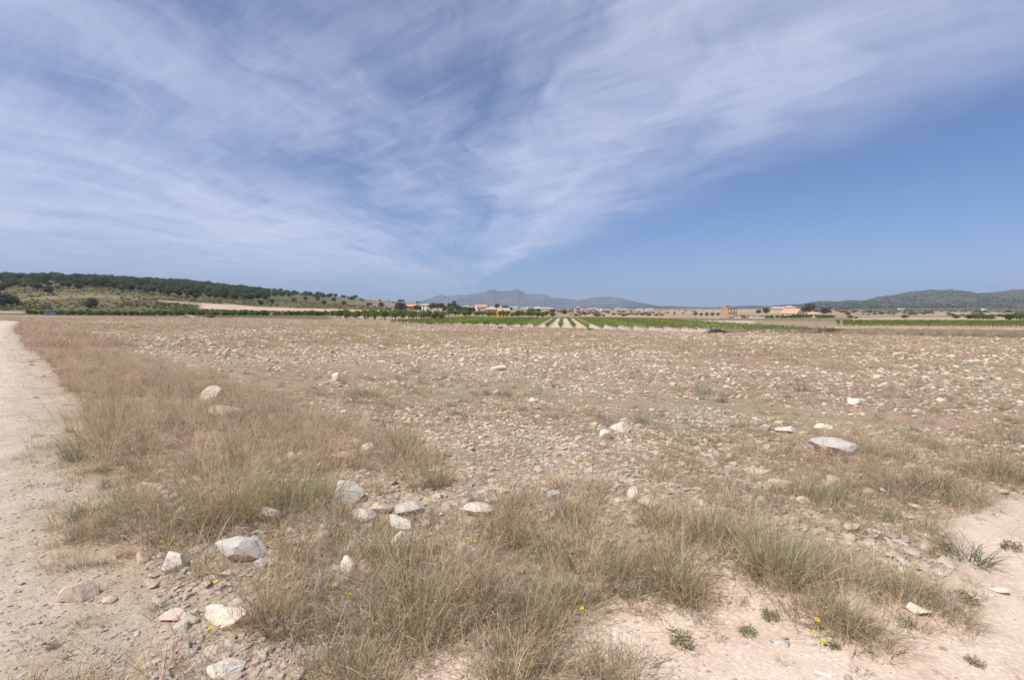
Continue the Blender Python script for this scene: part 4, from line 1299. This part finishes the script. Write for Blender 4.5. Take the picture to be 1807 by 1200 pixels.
# almond orchards
for k_, Yr in enumerate((203, 207)):
    for X in np.arange(-196, -62, 2.3):
        Yy = Yr + 0.10 * (X + 60) * -0.2 + g.normal(0, .4)
        uu_ = bearing(X, Yy)
        if uu_ < 40 or 58 < uu_ < 70 and k_ == 0 or g.uniform() < 0.06:
            continue
        if 80 < uu_ < 118 and k_ == 0:
            continue
        Xx = X + g.normal(0, .4)
        tree('almond_tree', 'bushy', (Xx, Yy, h1(Xx, Yy)), g.uniform(0.85, 1.15), 'low bushy green almond tree in the long hedge-like orchard row', 'tree', 'almond trees of the long orchard row', zs=0.95)
for k_, Yr in enumerate((148, 153.5, 159, 165, 172)):
    for u in np.arange(598 if k_ else 612, 792 - k_ * 3, 17.0 * 148 / Yr):
        uu_ = u + g.normal(0, 2.5)
        if g.uniform() < .05:
            continue
        off = max(0, (uu_ - 700)) * -0.12 if k_ == 0 else 0
        tree('almond_tree', 'almond', D(uu_, Yr + off + g.normal(0, .6)), g.uniform(0.85, 1.2), 'young green almond tree on a thin trunk in the orchard by the field' if k_ == 0 else 'green almond tree in the back rows of the orchard by the field',
             'tree', 'front row of almond trees' if k_ == 0 else 'back rows of almond trees')
for k_, Yr in enumerate((238, 250, 264)):
    for u in np.arange(792, 975, 9.5):
        if g.uniform() < .15:
            continue
        tree('almond_tree', 'almond', D(u + g.normal(0, 3), Yr + g.normal(0, 1.5)), g.uniform(0.95, 1.4), 'dark green orchard tree between the vineyard and the ochre house', 'tree', 'orchard trees behind the vineyard')

# trees round the houses
for u, Y, s, zs, kind in ((706, 380, 1.3, 1.0, 'roundpine'), (712, 430, 1.0, 1.1, 'roundpine'), (735, 455, .9, 1, 'roundpine'), (742, 460, .9, .9, 'roundpine'), (763, 440, 1.1, 1.3, 'roundpine'), (770, 470, 1.0, 1.2, 'pine'),
                          (778, 480, 1.1, 1.1, 'pine'), (784, 475, 1.0, 1.0, 'roundpine'), (793, 500, 1.0, 1.3, 'pine'), (801, 500, 1.1, 1.5, 'pine'), (808, 490, 1.0, 1.2, 'roundpine'), (815, 480, 1.0, 1.0, 'roundpine'),
                          (823, 450, 1.0, 1.0, 'roundpine'), (829, 430, .9, 1.0, 'roundpine'), (838, 400, .9, 1.1, 'roundpine'), (864, 380, .8, 1.2, 'pine'), (796, 420, 1.0, 1.0, 'roundpine'), (842, 620, 1.6, .9, 'roundpine'),
                          (877, 700, 1.2, 1.3, 'pine'), (892, 640, 1.5, .9, 'roundpine'), (900, 660, 1.2, .8, 'roundpine'), (938, 330, .9, 1.1, 'roundpine'), (950, 620, 1.0, .8, 'roundpine'), (975, 600, 1.2, .6, 'roundpine'), (996, 420, .8, 1.0, 'roundpine')):
    tree('dark_tree', kind, D(u, Y), s, 'dark green tree among the houses beyond the orchard', 'tree', 'dark trees among the houses', zs=zs)
tree('dark_tree', 'roundpine', D(1427, 470), 1.75, 'big round dark pine standing beside the white villa', 'tree', None, 2, 1.0)
tree('dark_tree', 'roundpine', D(1417, 480), 1.3, 'smaller dark bush-like tree at the foot of the big round pine', 'tree', None, 3, 0.8)
tree('dark_tree', 'roundpine', D(1351, 500), 1.1, 'olive-green tree between the tan block and the white villa', 'tree', None, 1, 1.0)
tree('dark_tree', 'roundpine', D(1338, 520), .9, 'low dark tree left alone between the tan block and the villa', 'tree', None, 0, 0.8)
tree('dark_tree', 'roundpine', D(1455, 460), 1.5, 'rounded mid-green tree downhill of the big round pine', 'tree', None, 4, 0.7)
for u in (1227, 1237, 1247, 1257, 1267):
    tree('orchard_tree', 'almond', D(u, 395), 1.5, 'small round tree in the row on pale soil before the tan block', 'tree', 'row of small trees before the tan block')
for u, Y in ((1299, 352), (1310, 365), (1320, 352), (1331, 350), (1343, 352), (1352, 352), (1361, 350), (1371, 352), (1380, 350), (1386, 352), (1396, 345), (1403, 345), (1411, 346), (1418, 345), (1424, 346), (1430, 346)):
    tree('garden_tree', 'bushy', D(u, Y), g.uniform(1.1, 1.5), 'leafy garden tree in the row before the orange-roofed house', 'tree', 'garden trees beside the tan block and the orange-roofed house')
for u, Y, s in ((1445, 330, 1.6), (1452, 332, 1.7), (1460, 330, 1.6), (1468, 334, 1.4), (1500, 310, 1.4), (1510, 300, .9), (1596, 300, 1.5), (1687, 290, 1.6), (1712, 285, 1.9), (1722, 286, 1.8), (1735, 280, 1.9), (1748, 282, 1.7), (1783, 270, 2.6), (1798, 268, 2.6), (1812, 262, 2.5), (1614, 470, 2.0), (1628, 480, 1.6), (1778, 700, 2.4), (1724, 760, 3.0)):
    tree('hedge_bush', 'bushy', D(u, Y), s, 'leafy green bush in the hedges beyond the strip of vines', 'bush', 'bushes in the hedges beyond the vines', zs=0.75)
for u, Y, s, nm, lab in ((1462, 77, 1.2, 'bush', 'yellow-green dome-shaped bush on the low bank beyond the field'), (1478, 78, 1.1, 'bush', 'dark grey-green bush beside the yellow-green dome-shaped bush'),
                         (1444, 75, .5, 'bush', 'small dark bush at the foot of the bank'), (372, 172, 1.6, 'bush', 'green bush in front of the orchard row beside the stone heap'), (883, 84, .45, 'bush', 'small reddish dark bush on the field edge before the vines'),
                         (1041, 80, .5, 'bush', 'small dark bush at the field edge below the vine rows'), (757, 122, .9, 'bush', 'grey bush at the corner between orchard and vines')):
    tree(nm, 'shrub', D(u, Y), s, lab, 'bush', zs=0.6)

# ------------------------------------------------------------------ vineyards: each row one thing with stocks and foliage
def vine_row_parts(nv, step, seed):
    rg = np.random.default_rng(seed)
    b = MB(); P = []
    for k_ in range(nv):
        yy = k_ * step + rg.normal(0, .1); xx_ = rg.normal(0, .06)
        b.tube([(xx_, yy, -0.1), (xx_ + .04, yy, .2), (xx_, yy + .05, .42)], [.045, .035, .03], 4)
        hh = rg.uniform(.55, .85)
        if rg.uniform() < .05:
            continue
        P.append(np.stack([rg.normal(xx_, .19, 44), rg.normal(yy, .36, 44), .28 + hh * rg.beta(1.7, 1.9, 44)], -1))
    q = leafcards(np.concatenate(P), 0.19, [(0.17, 0.22, 0.05), (0.21, 0.26, 0.065), (0.13, 0.18, 0.04), (0.25, 0.28, 0.09)], rg, 0.6)
    return b.me('vine_stocks', BARK), mesh('foliage', q[0], q[1], np.clip(q[2], 0, 1), VEG)


VR = [vine_row_parts(92, 1.35, 700 + i) for i in range(3)]
VDIR = np.array([0.100, 1.0]); VDIR /= np.linalg.norm(VDIR)
VANG = -math.atan2(VDIR[0], VDIR[1])


def vine_row(x0, y0, ang, parts, scl, label, group):
    root = bpy.data.objects.new('vine_row', None); COL.objects.link(root)
    dx_, dy_ = -math.sin(ang), math.cos(ang)
    L_ = 123 * scl
    z0, z1 = h1(x0, y0), h1(x0 + dx_ * L_, y0 + dy_ * L_)
    root.location = (x0, y0, z0 - 0.03); root.rotation_euler = (math.atan2(z1 - z0, L_), 0, ang); root.scale = (1, scl, 1)
    tag(root, label, 'vine row', group)
    obj('vine_stocks', parts[0], root); obj('foliage', parts[1], root)


for k_ in range(-15, 17):
    X0 = 9.0 + 2.45 * k_
    Y0 = 97 - 0.42 * (X0 - 5) if X0 > 0 else 99 - 0.75 * X0 * 0.9
    sc_ = max(0.25, (222 - Y0) / 123.0 / 1.0)
    mid = -1 <= k_ <= 2
    vine_row(X0, Y0, VANG, VR[k_ % 3], min(sc_, 1.15), 'straight green vine row beside the wide pale lanes in mid vineyard' if mid else ('green vine row on the orchard side of the pale lanes' if k_ < 0 else 'green vine row between the pale lanes and the brush pile'),
             'vine rows of the vineyard')
for k_ in range(26):
    Y0 = 127 + k_ * 3.0
    u0 = 1492 + 14 * math.sin(k_ * 2.1)
    X0 = (u0 - 903.5) / F * Y0
    vine_row(X0, Y0, R(-84), VR[k_ % 3], 0.95 + k_ * 0.03, 'green vine row in the long strip above the bare pinkish bank', 'vine rows above the pinkish bank')

# ------------------------------------------------------------------ houses
def house(name, u, Y, w, dep, hh, rot, wall, roof, label, kind='gable', wins=3, floors=1, rh=None, group=None, win=None, cat='house', zoff=0.0, door=True):
    X, Yy, Z = D(u, Y)
    root = bpy.data.objects.new(name, None); COL.objects.link(root)
    root.location = (X, Yy, Z + zoff); root.rotation_euler = (0, 0, rot)
    tag(root, label, cat, group)
    rh = rh or w * 0.16
    b = MB().box(-w / 2, w / 2, -dep / 2, dep / 2, -1.5, hh)
    if kind == 'gable':
        b.prism([(-dep / 2 + .01, hh + .002), (dep / 2 - .01, hh + .002), (0, hh + rh)], -w / 2 + .01, w / 2 - .01, 'x')
    obj('wall', b.me('wall', wall), root)
    e = 0.45
    rb = MB()
    if kind == 'gable':
        for s_ in (-1, 1):
            rb.prism([(0, hh + rh + .02), (s_ * (dep / 2 + e), hh - e * rh / (dep / 2) + .02), (s_ * (dep / 2 + e), hh - e * rh / (dep / 2) + .2), (0, hh + rh + .2)], -w / 2 - e, w / 2 + e, 'x')
    elif kind == 'hip':
        b0 = len(rb.v); k2 = w / 2 - dep / 2 if w > dep else 0.3
        rb.v += [(-w / 2 - e, -dep / 2 - e, hh + .01), (w / 2 + e, -dep / 2 - e, hh + .01), (w / 2 + e, dep / 2 + e, hh + .01), (-w / 2 - e, dep / 2 + e, hh + .01), (-k2, 0, hh + rh), (k2, 0, hh + rh)]
        rb.f += [[0, 1, 5, 4], [1, 2, 5], [2, 3, 4, 5], [3, 0, 4], [3, 2, 1, 0]]
    else:
        rb.box(-w / 2 - .15, w / 2 + .15, -dep / 2 - .15, dep / 2 + .15, hh + .002, hh + .35)
    obj('roof', rb.me('roof', roof), root)
    fh = hh / floors
    wme = MB().box(-.55, .55, -.06, .06, 0, 1.25).me('window', win or GLASS)
    fme = MB().box(-.68, .68, -.05, .05, -.13, -.003).me('sill', WHITE)
    for fl in range(floors):
        for k_ in range(wins):
            xx_ = -w / 2 + w * (k_ + .5) / wins
            if door and fl == 0 and k_ == wins // 2:
                obj('door', MB().box(-.5, .5, -.06, .06, 0, 2.1).me('door', DOORM), root, (xx_, -dep / 2 - .03, 0.02)); continue
            wo_ = obj('window', wme, root, (xx_, -dep / 2 - .03, fl * fh + fh * .4)); obj('sill', fme, wo_, (0, -.04, 0))
        for k_ in range(2):
            wo_ = obj('window', wme, root, (w / 2 + .03, -dep / 4 + dep / 2 * k_, fl * fh + fh * .4), (0, 0, math.pi / 2)); obj('sill', fme, wo_, (0, -.04, 0))
    return root


house('house', 725, 460, 9, 7, 3.0, .1, REDWALL, TILE_O, 'small red-walled house with red tiled roof above the orchard', wins=3)
house('house', 753, 450, 7, 7, 4.6, -.1, WHITE, TILE_P, 'white two-storey house beside the pale road above the orchard', wins=2, floors=2, rh=1.2)
house('shed', 769, 440, 12, 6, 2.4, -.15, CREAM, TILE_P, 'long low tan shed between the white house and the road', 'flat', wins=2, cat='shed')
house('house', 848, 400, 8.5, 8, 5.0, .35, WHITE, TILE_O, 'white house with orange gable behind the ochre house', wins=2, rh=1.6)
house('house', 858, 404, 4.5, 7, 4.0, .35, CREAM, TILE_O, 'small orange-roofed annex against the white house', wins=1, rh=1.3, door=False)
house('house', 867, 305, 7.0, 7, 3.6, .25, OCHRE, TILE_P, 'ochre house with hipped faded tile roof above the vineyard', 'hip', wins=2, rh=2.0)
house('house', 888, 300, 6.8, 6, 3.0, .15, OCHRE, TILE_P, 'ochre wing with broad faded tile roof beside the hipped ochre house', 'gable', wins=2, rh=1.6)
g = np.random.default_rng(81)
for u in list(range(822, 960, 6)):
    house('house', u + g.normal(0, 2.5), g.uniform(1000, 2000), g.uniform(8, 14), 9, g.uniform(3.0, 5.5), g.uniform(-.5, .5), WHITE if g.uniform() < .7 else CREAM, TILE_P, 'small whitish house of the far village below the mountains', random.choice(['gable', 'flat', 'gable']), wins=3, group='houses of the far village')
for u in (934, 940, 946, 952, 957, 963, 968, 972):
    house('house', u, g.uniform(640, 760), g.uniform(6, 11), 7, g.uniform(2.6, 3.8), g.uniform(-.4, .4), CREAM, TILE_P, 'low cream house in the cluster on the rise behind the vineyard', 'gable', wins=3, group='cream houses on the rise')
for u in (1000, 1006, 1012, 1017, 1024, 1032, 1040, 1048, 1056, 1063, 1070):
    house('house', u + g.normal(0, 1.5), g.uniform(650, 900), g.uniform(6, 11), 7, g.uniform(2.8, 4.4), g.uniform(-.4, .4), random.choice([CREAM, WHITE, TAN]), TILE_P, 'tan and cream house in the scattered hamlet on the brown plain', random.choice(['gable', 'flat']), wins=3, group='houses of the scattered hamlet')
house('house', 1019, 600, 5, 5, 5.6, .2, TAN, TILE_O, 'tall tan tower-like house in the scattered hamlet', 'hip', wins=1, floors=2, rh=1.2)
for u in (1090, 1102, 1128, 1145):
    house('house', u, g.uniform(900, 1200), g.uniform(8, 14), 9, g.uniform(3, 4.5), 0, WHITE, TILE_P, 'tiny pale farmhouse at the foot of the low hills', 'gable', wins=2, group='pale farmhouses at the foot of the hills')
house('shed', 1162, 430, 8, 4, 1.9, 0, REDWALL, TILE_P, 'low pinkish red shed on the weedy flat', 'flat', wins=2, cat='shed')
# the tan block with stair tower
tb = house('block_house', 1285, 360, 7.2, 9, 6.9, .22, TAN, TAN, 'plain tan two-storey block with six white windows and a roof tower', 'flat', wins=3, floors=2, win=PALEWIN, door=False, cat='building')
obj('stair_tower', MB().box(-3.0, 0.6, -1.2, 2.6, 7.2, 8.9).box(-3.15, .75, -1.35, 2.75, 8.902, 9.1).me('stair_tower', TAN), tb)
vl = house('villa', 1392, 480, 10, 8, 4.4, -.1, WHITE, TILE_P, 'white villa with faded tile roofs on the rise beside the big round pine', 'hip', wins=3, rh=1.9)
obj('wing_wall', MB().box(-15.5, -5.02, -3.2, 3.8, -1.5, 3.4).me('wing_wall', CREAM), vl)
obj('wing_roof', MB().prism([(-3.7, 3.42), (4.3, 3.42), (.3, 5.3)], -16, -5.5, 'x').me('wing_roof', TILE_P), vl)
obj('porch_wall', MB().box(5.02, 8, -3.5, 3, -1.5, 3.2).me('porch_wall', WHITE), vl)
hs_ = house('house', 1397, 375, 11.5, 10, 3.2, -.98, WHITE, TILE_O, 'white house with large steep bright orange tiled roof below the villa', 'gable', wins=3, rh=3.3)
house('house', 1433, 360, 6, 5, 2.3, -.3, CREAM, TILE_O, 'small orange-roofed outbuilding downhill of the orange-roofed house', 'gable', wins=2, rh=1.3)
house('house', 1589, 1400, 16, 8, 4.2, 0, WHITE, PALEWIN, 'long white farmhouse at the foot of the rocky hills', 'flat', wins=4)
house('house', 1735, 1300, 9, 8, 5.5, .2, WHITE, PALEWIN, 'small white cube farmhouse on the scrubby foot of the rocky hills', 'flat', wins=2, floors=2)
# garden wall
X, Y, Z = D(1333, 348)
w_ = obj('garden_wall', MB().box(-14.5, 6.5, -.12, .12, -.6, 1.15).box(-14.6, 6.6, -.17, .17, 1.152, 1.24).me('garden_wall', WHITE), None, (X, Y, Z), (0, 0, .02))
tag(w_, 'low white garden wall running beside the tan block', 'wall')

# ------------------------------------------------------------------ vehicles
def car(u, Y, rot, col, label, name='parked_car', cat='car', lift=0.0):
    X, Yy, Z = D(u, Y)
    root = bpy.data.objects.new(name, None); COL.objects.link(root)
    root.location = (X, Yy, Z + lift); root.rotation_euler = (0, 0, rot)
    tag(root, label, cat)
    pm = m_plain(name + '_paint', col, 0.3, 0.03, 1.0, 0.5)
    obj('body', MB().prism([(-2.1, .3), (2.1, .3), (2.15, .75), (1.95, .86), (.95, .93), (.45, 1.42), (-1.0, 1.46), (-1.75, .98), (-2.12, .9)], -.85, .85).me('body', pm), root)
    for s_ in (-1, 1):
        obj('window', MB().prism([(.78, .97), (.38, 1.36), (-.2, 1.38), (-.2, .97)], s_ * .84, s_ * .87).me('window', GLASS), root)
        obj('window', MB().prism([(-.28, .97), (-.28, 1.38), (-.95, 1.38), (-1.45, .99)], s_ * .84, s_ * .87).me('window', GLASS), root)
        for xx_ in (-1.3, 1.3):
            wh = obj('wheel', MB().tube([(xx_, s_ * .72, .31), (xx_, s_ * .9, .31)], [.31, .31], 14).me('wheel', RUBBER), root)
            obj('rim', MB().tube([(xx_, s_ * .9, .31), (xx_, s_ * .915, .31)], [.19, .17], 10).me('rim', METAL), wh)
    obj('windscreen', MB().prism([(.97, .95), (.475, 1.405), (.51, 1.42), (1.0, .96)], -.74, .74).me('windscreen', GLASS), root)
    return root


car(92, 199, .1, (0.10, 0.19, 0.42), 'blue car parked behind the field edge in front of the orchard row', lift=0.0)
car(112, 200, .3, (0.05, 0.055, 0.075), 'dark car parked beside the blue car behind the field edge')
car(1313, 345, .05, (0.60, 0.08, 0.08), 'red car parked by the white garden wall near the tan block')

# ------------------------------------------------------------------ power pole
X, Y, Z = D(130, 290)
root = bpy.data.objects.new('power_pole', None); COL.objects.link(root); root.location = (X, Y, Z)
tag(root, 'thin grey power pole standing on the open scrub slope', 'pole')
obj('pole', MB().tube([(0, 0, -.4), (0, 0, 8.6)], [.15, .09], 8).me('pole', METAL), root)
ca_ = obj('cross_arm', MB().box(-.9, .9, -.06, .06, 8.0, 8.12).me('cross_arm', METAL), root)
for xx_ in (-.8, 0.35, .8):
    obj('insulator', MB().tube([(xx_, 0, 8.123), (xx_, 0, 8.35)], [.05, .04], 6).me('insulator', GLASS), ca_)

# ------------------------------------------------------------------ stone heap at the field edge
def heap(u, Y, w, dep, hgt, n_, lab, seed):
    X, Yy, Z = D(u, Y)
    root = bpy.data.objects.new('stone_heap', None); COL.objects.link(root); root.location = (X, Yy, Z)
    tag(root, lab, 'stone heap')
    rg = np.random.default_rng(seed)
    for k_ in range(n_):
        a = rg.uniform(0, 6.28); q = math.sqrt(rg.uniform(0, 1))
        xx_, yy_ = math.cos(a) * q * w / 2, math.sin(a) * q * dep / 2
        s_ = rg.uniform(.25, .6)
        zz_ = max(-.05, hgt * (1 - q) ** .8 - s_ * .5) + h1(X + xx_, Yy + yy_) - Z
        obj('stone', STONES[int(rg.integers(0, 9))], root, (xx_, yy_, zz_), (rg.normal(0, .3), rg.normal(0, .3), rg.uniform(0, 6)), (s_, s_, s_ * .9))


heap(333, 150, 9, 4, 1.1, 60, 'grey heap of cleared stones at the far field edge before the orchard row', 5)
heap(428, 148, 7, 3, .5, 26, 'low spread of cleared stones at the far field edge beside the stone heap', 6)
heap(1365, 80, 8, 3, .5, 45, 'pale scattered heap of stones at the end of the vine rows', 7)

# ------------------------------------------------------------------ brush pile
X, Y, Z = D(1265, 77)
rg = np.random.default_rng(91)
b1, b2 = MB(), MB()
for k_ in range(420):
    xx_ = rg.normal(0, .85); yy_ = rg.normal(0, .5); q = math.exp(-(xx_ / 1.4) ** 2 - (yy_ / .8) ** 2)
    zz_ = rg.uniform(0, .7) * q + .03
    d_ = rg.normal(0, 1, 3) * np.array([1, .6, .25]); d_ = d_ / np.linalg.norm(d_) * rg.uniform(.3, .7)
    (b1 if k_ % 3 else b2).tube([(xx_ - d_[0], yy_ - d_[1], max(0.0, zz_ - d_[2])), (xx_, yy_, zz_), (xx_ + d_[0], yy_ + d_[1], max(0.0, zz_ + d_[2]))], [.016, .014, .007], 4)
root = bpy.data.objects.new('brush_pile', None); COL.objects.link(root); root.location = (X, Y, Z)
tag(root, 'dark grey pile of cut vine branches at the field edge', 'brush pile')
obj('branches', b1.me('branches', m_plain('grey_dead_wood', (0.17, 0.155, 0.15), .95, .2, 5.0)), root)
obj('brown_branches', b2.me('brown_branches', BARK), root)

# ------------------------------------------------------------------ road climbing past the houses
def ribbon(name, pts, width, mat):
    V, Fc = [], []
    for i, (x_, y_) in enumerate(pts):
        x2, y2 = pts[min(i + 1, len(pts) - 1)]; x1, y1 = pts[max(i - 1, 0)]
        l = math.hypot(x2 - x1, y2 - y1); nx, ny = -(y2 - y1) / l, (x2 - x1) / l
        for s_ in (-1, 1):
            a_, b_ = x_ + nx * width / 2 * s_, y_ + ny * width / 2 * s_
            V.append((a_, b_, h1(a_, b_) + .12))
        if i:
            k2 = i * 2
            Fc.append([k2 - 2, k2 - 1, k2 + 1, k2])
    return struct(obj(name, mesh(name, V, Fc, None, mat)))


ROADM = m_plain('pale_dirt_road', (0.55, 0.46, 0.37), .95, .1, .3)
rp = [D(a_, b_)[:2] for a_, b_ in zip(np.linspace(789, 775, 14), np.linspace(300, 470, 14))]
ribbon('road', rp, 4.5, ROADM)

# ------------------------------------------------------------------ air
hb = MB().box(-16000, 16000, -13500, 16000, -26, 640)
hz_m = bpy.data.materials.new('haze'); hz_m.use_nodes = True
T = NT(hz_m.node_tree)
pv = T.n('ShaderNodeVolumePrincipled')
pv.inputs['Color'].default_value = (0.62, 0.78, 1.0, 1)
pv.inputs['Density'].default_value = 0.0001
pv.inputs['Anisotropy'].default_value = 0.0
o_ = T.n('ShaderNodeOutputMaterial'); T.put(o_.inputs['Volume'], pv.outputs[0])
hz_o = obj('haze', hb.me('haze', hz_m))
stuff(hz_o, 'thin bluish haze hanging in the air over the plain', 'haze')
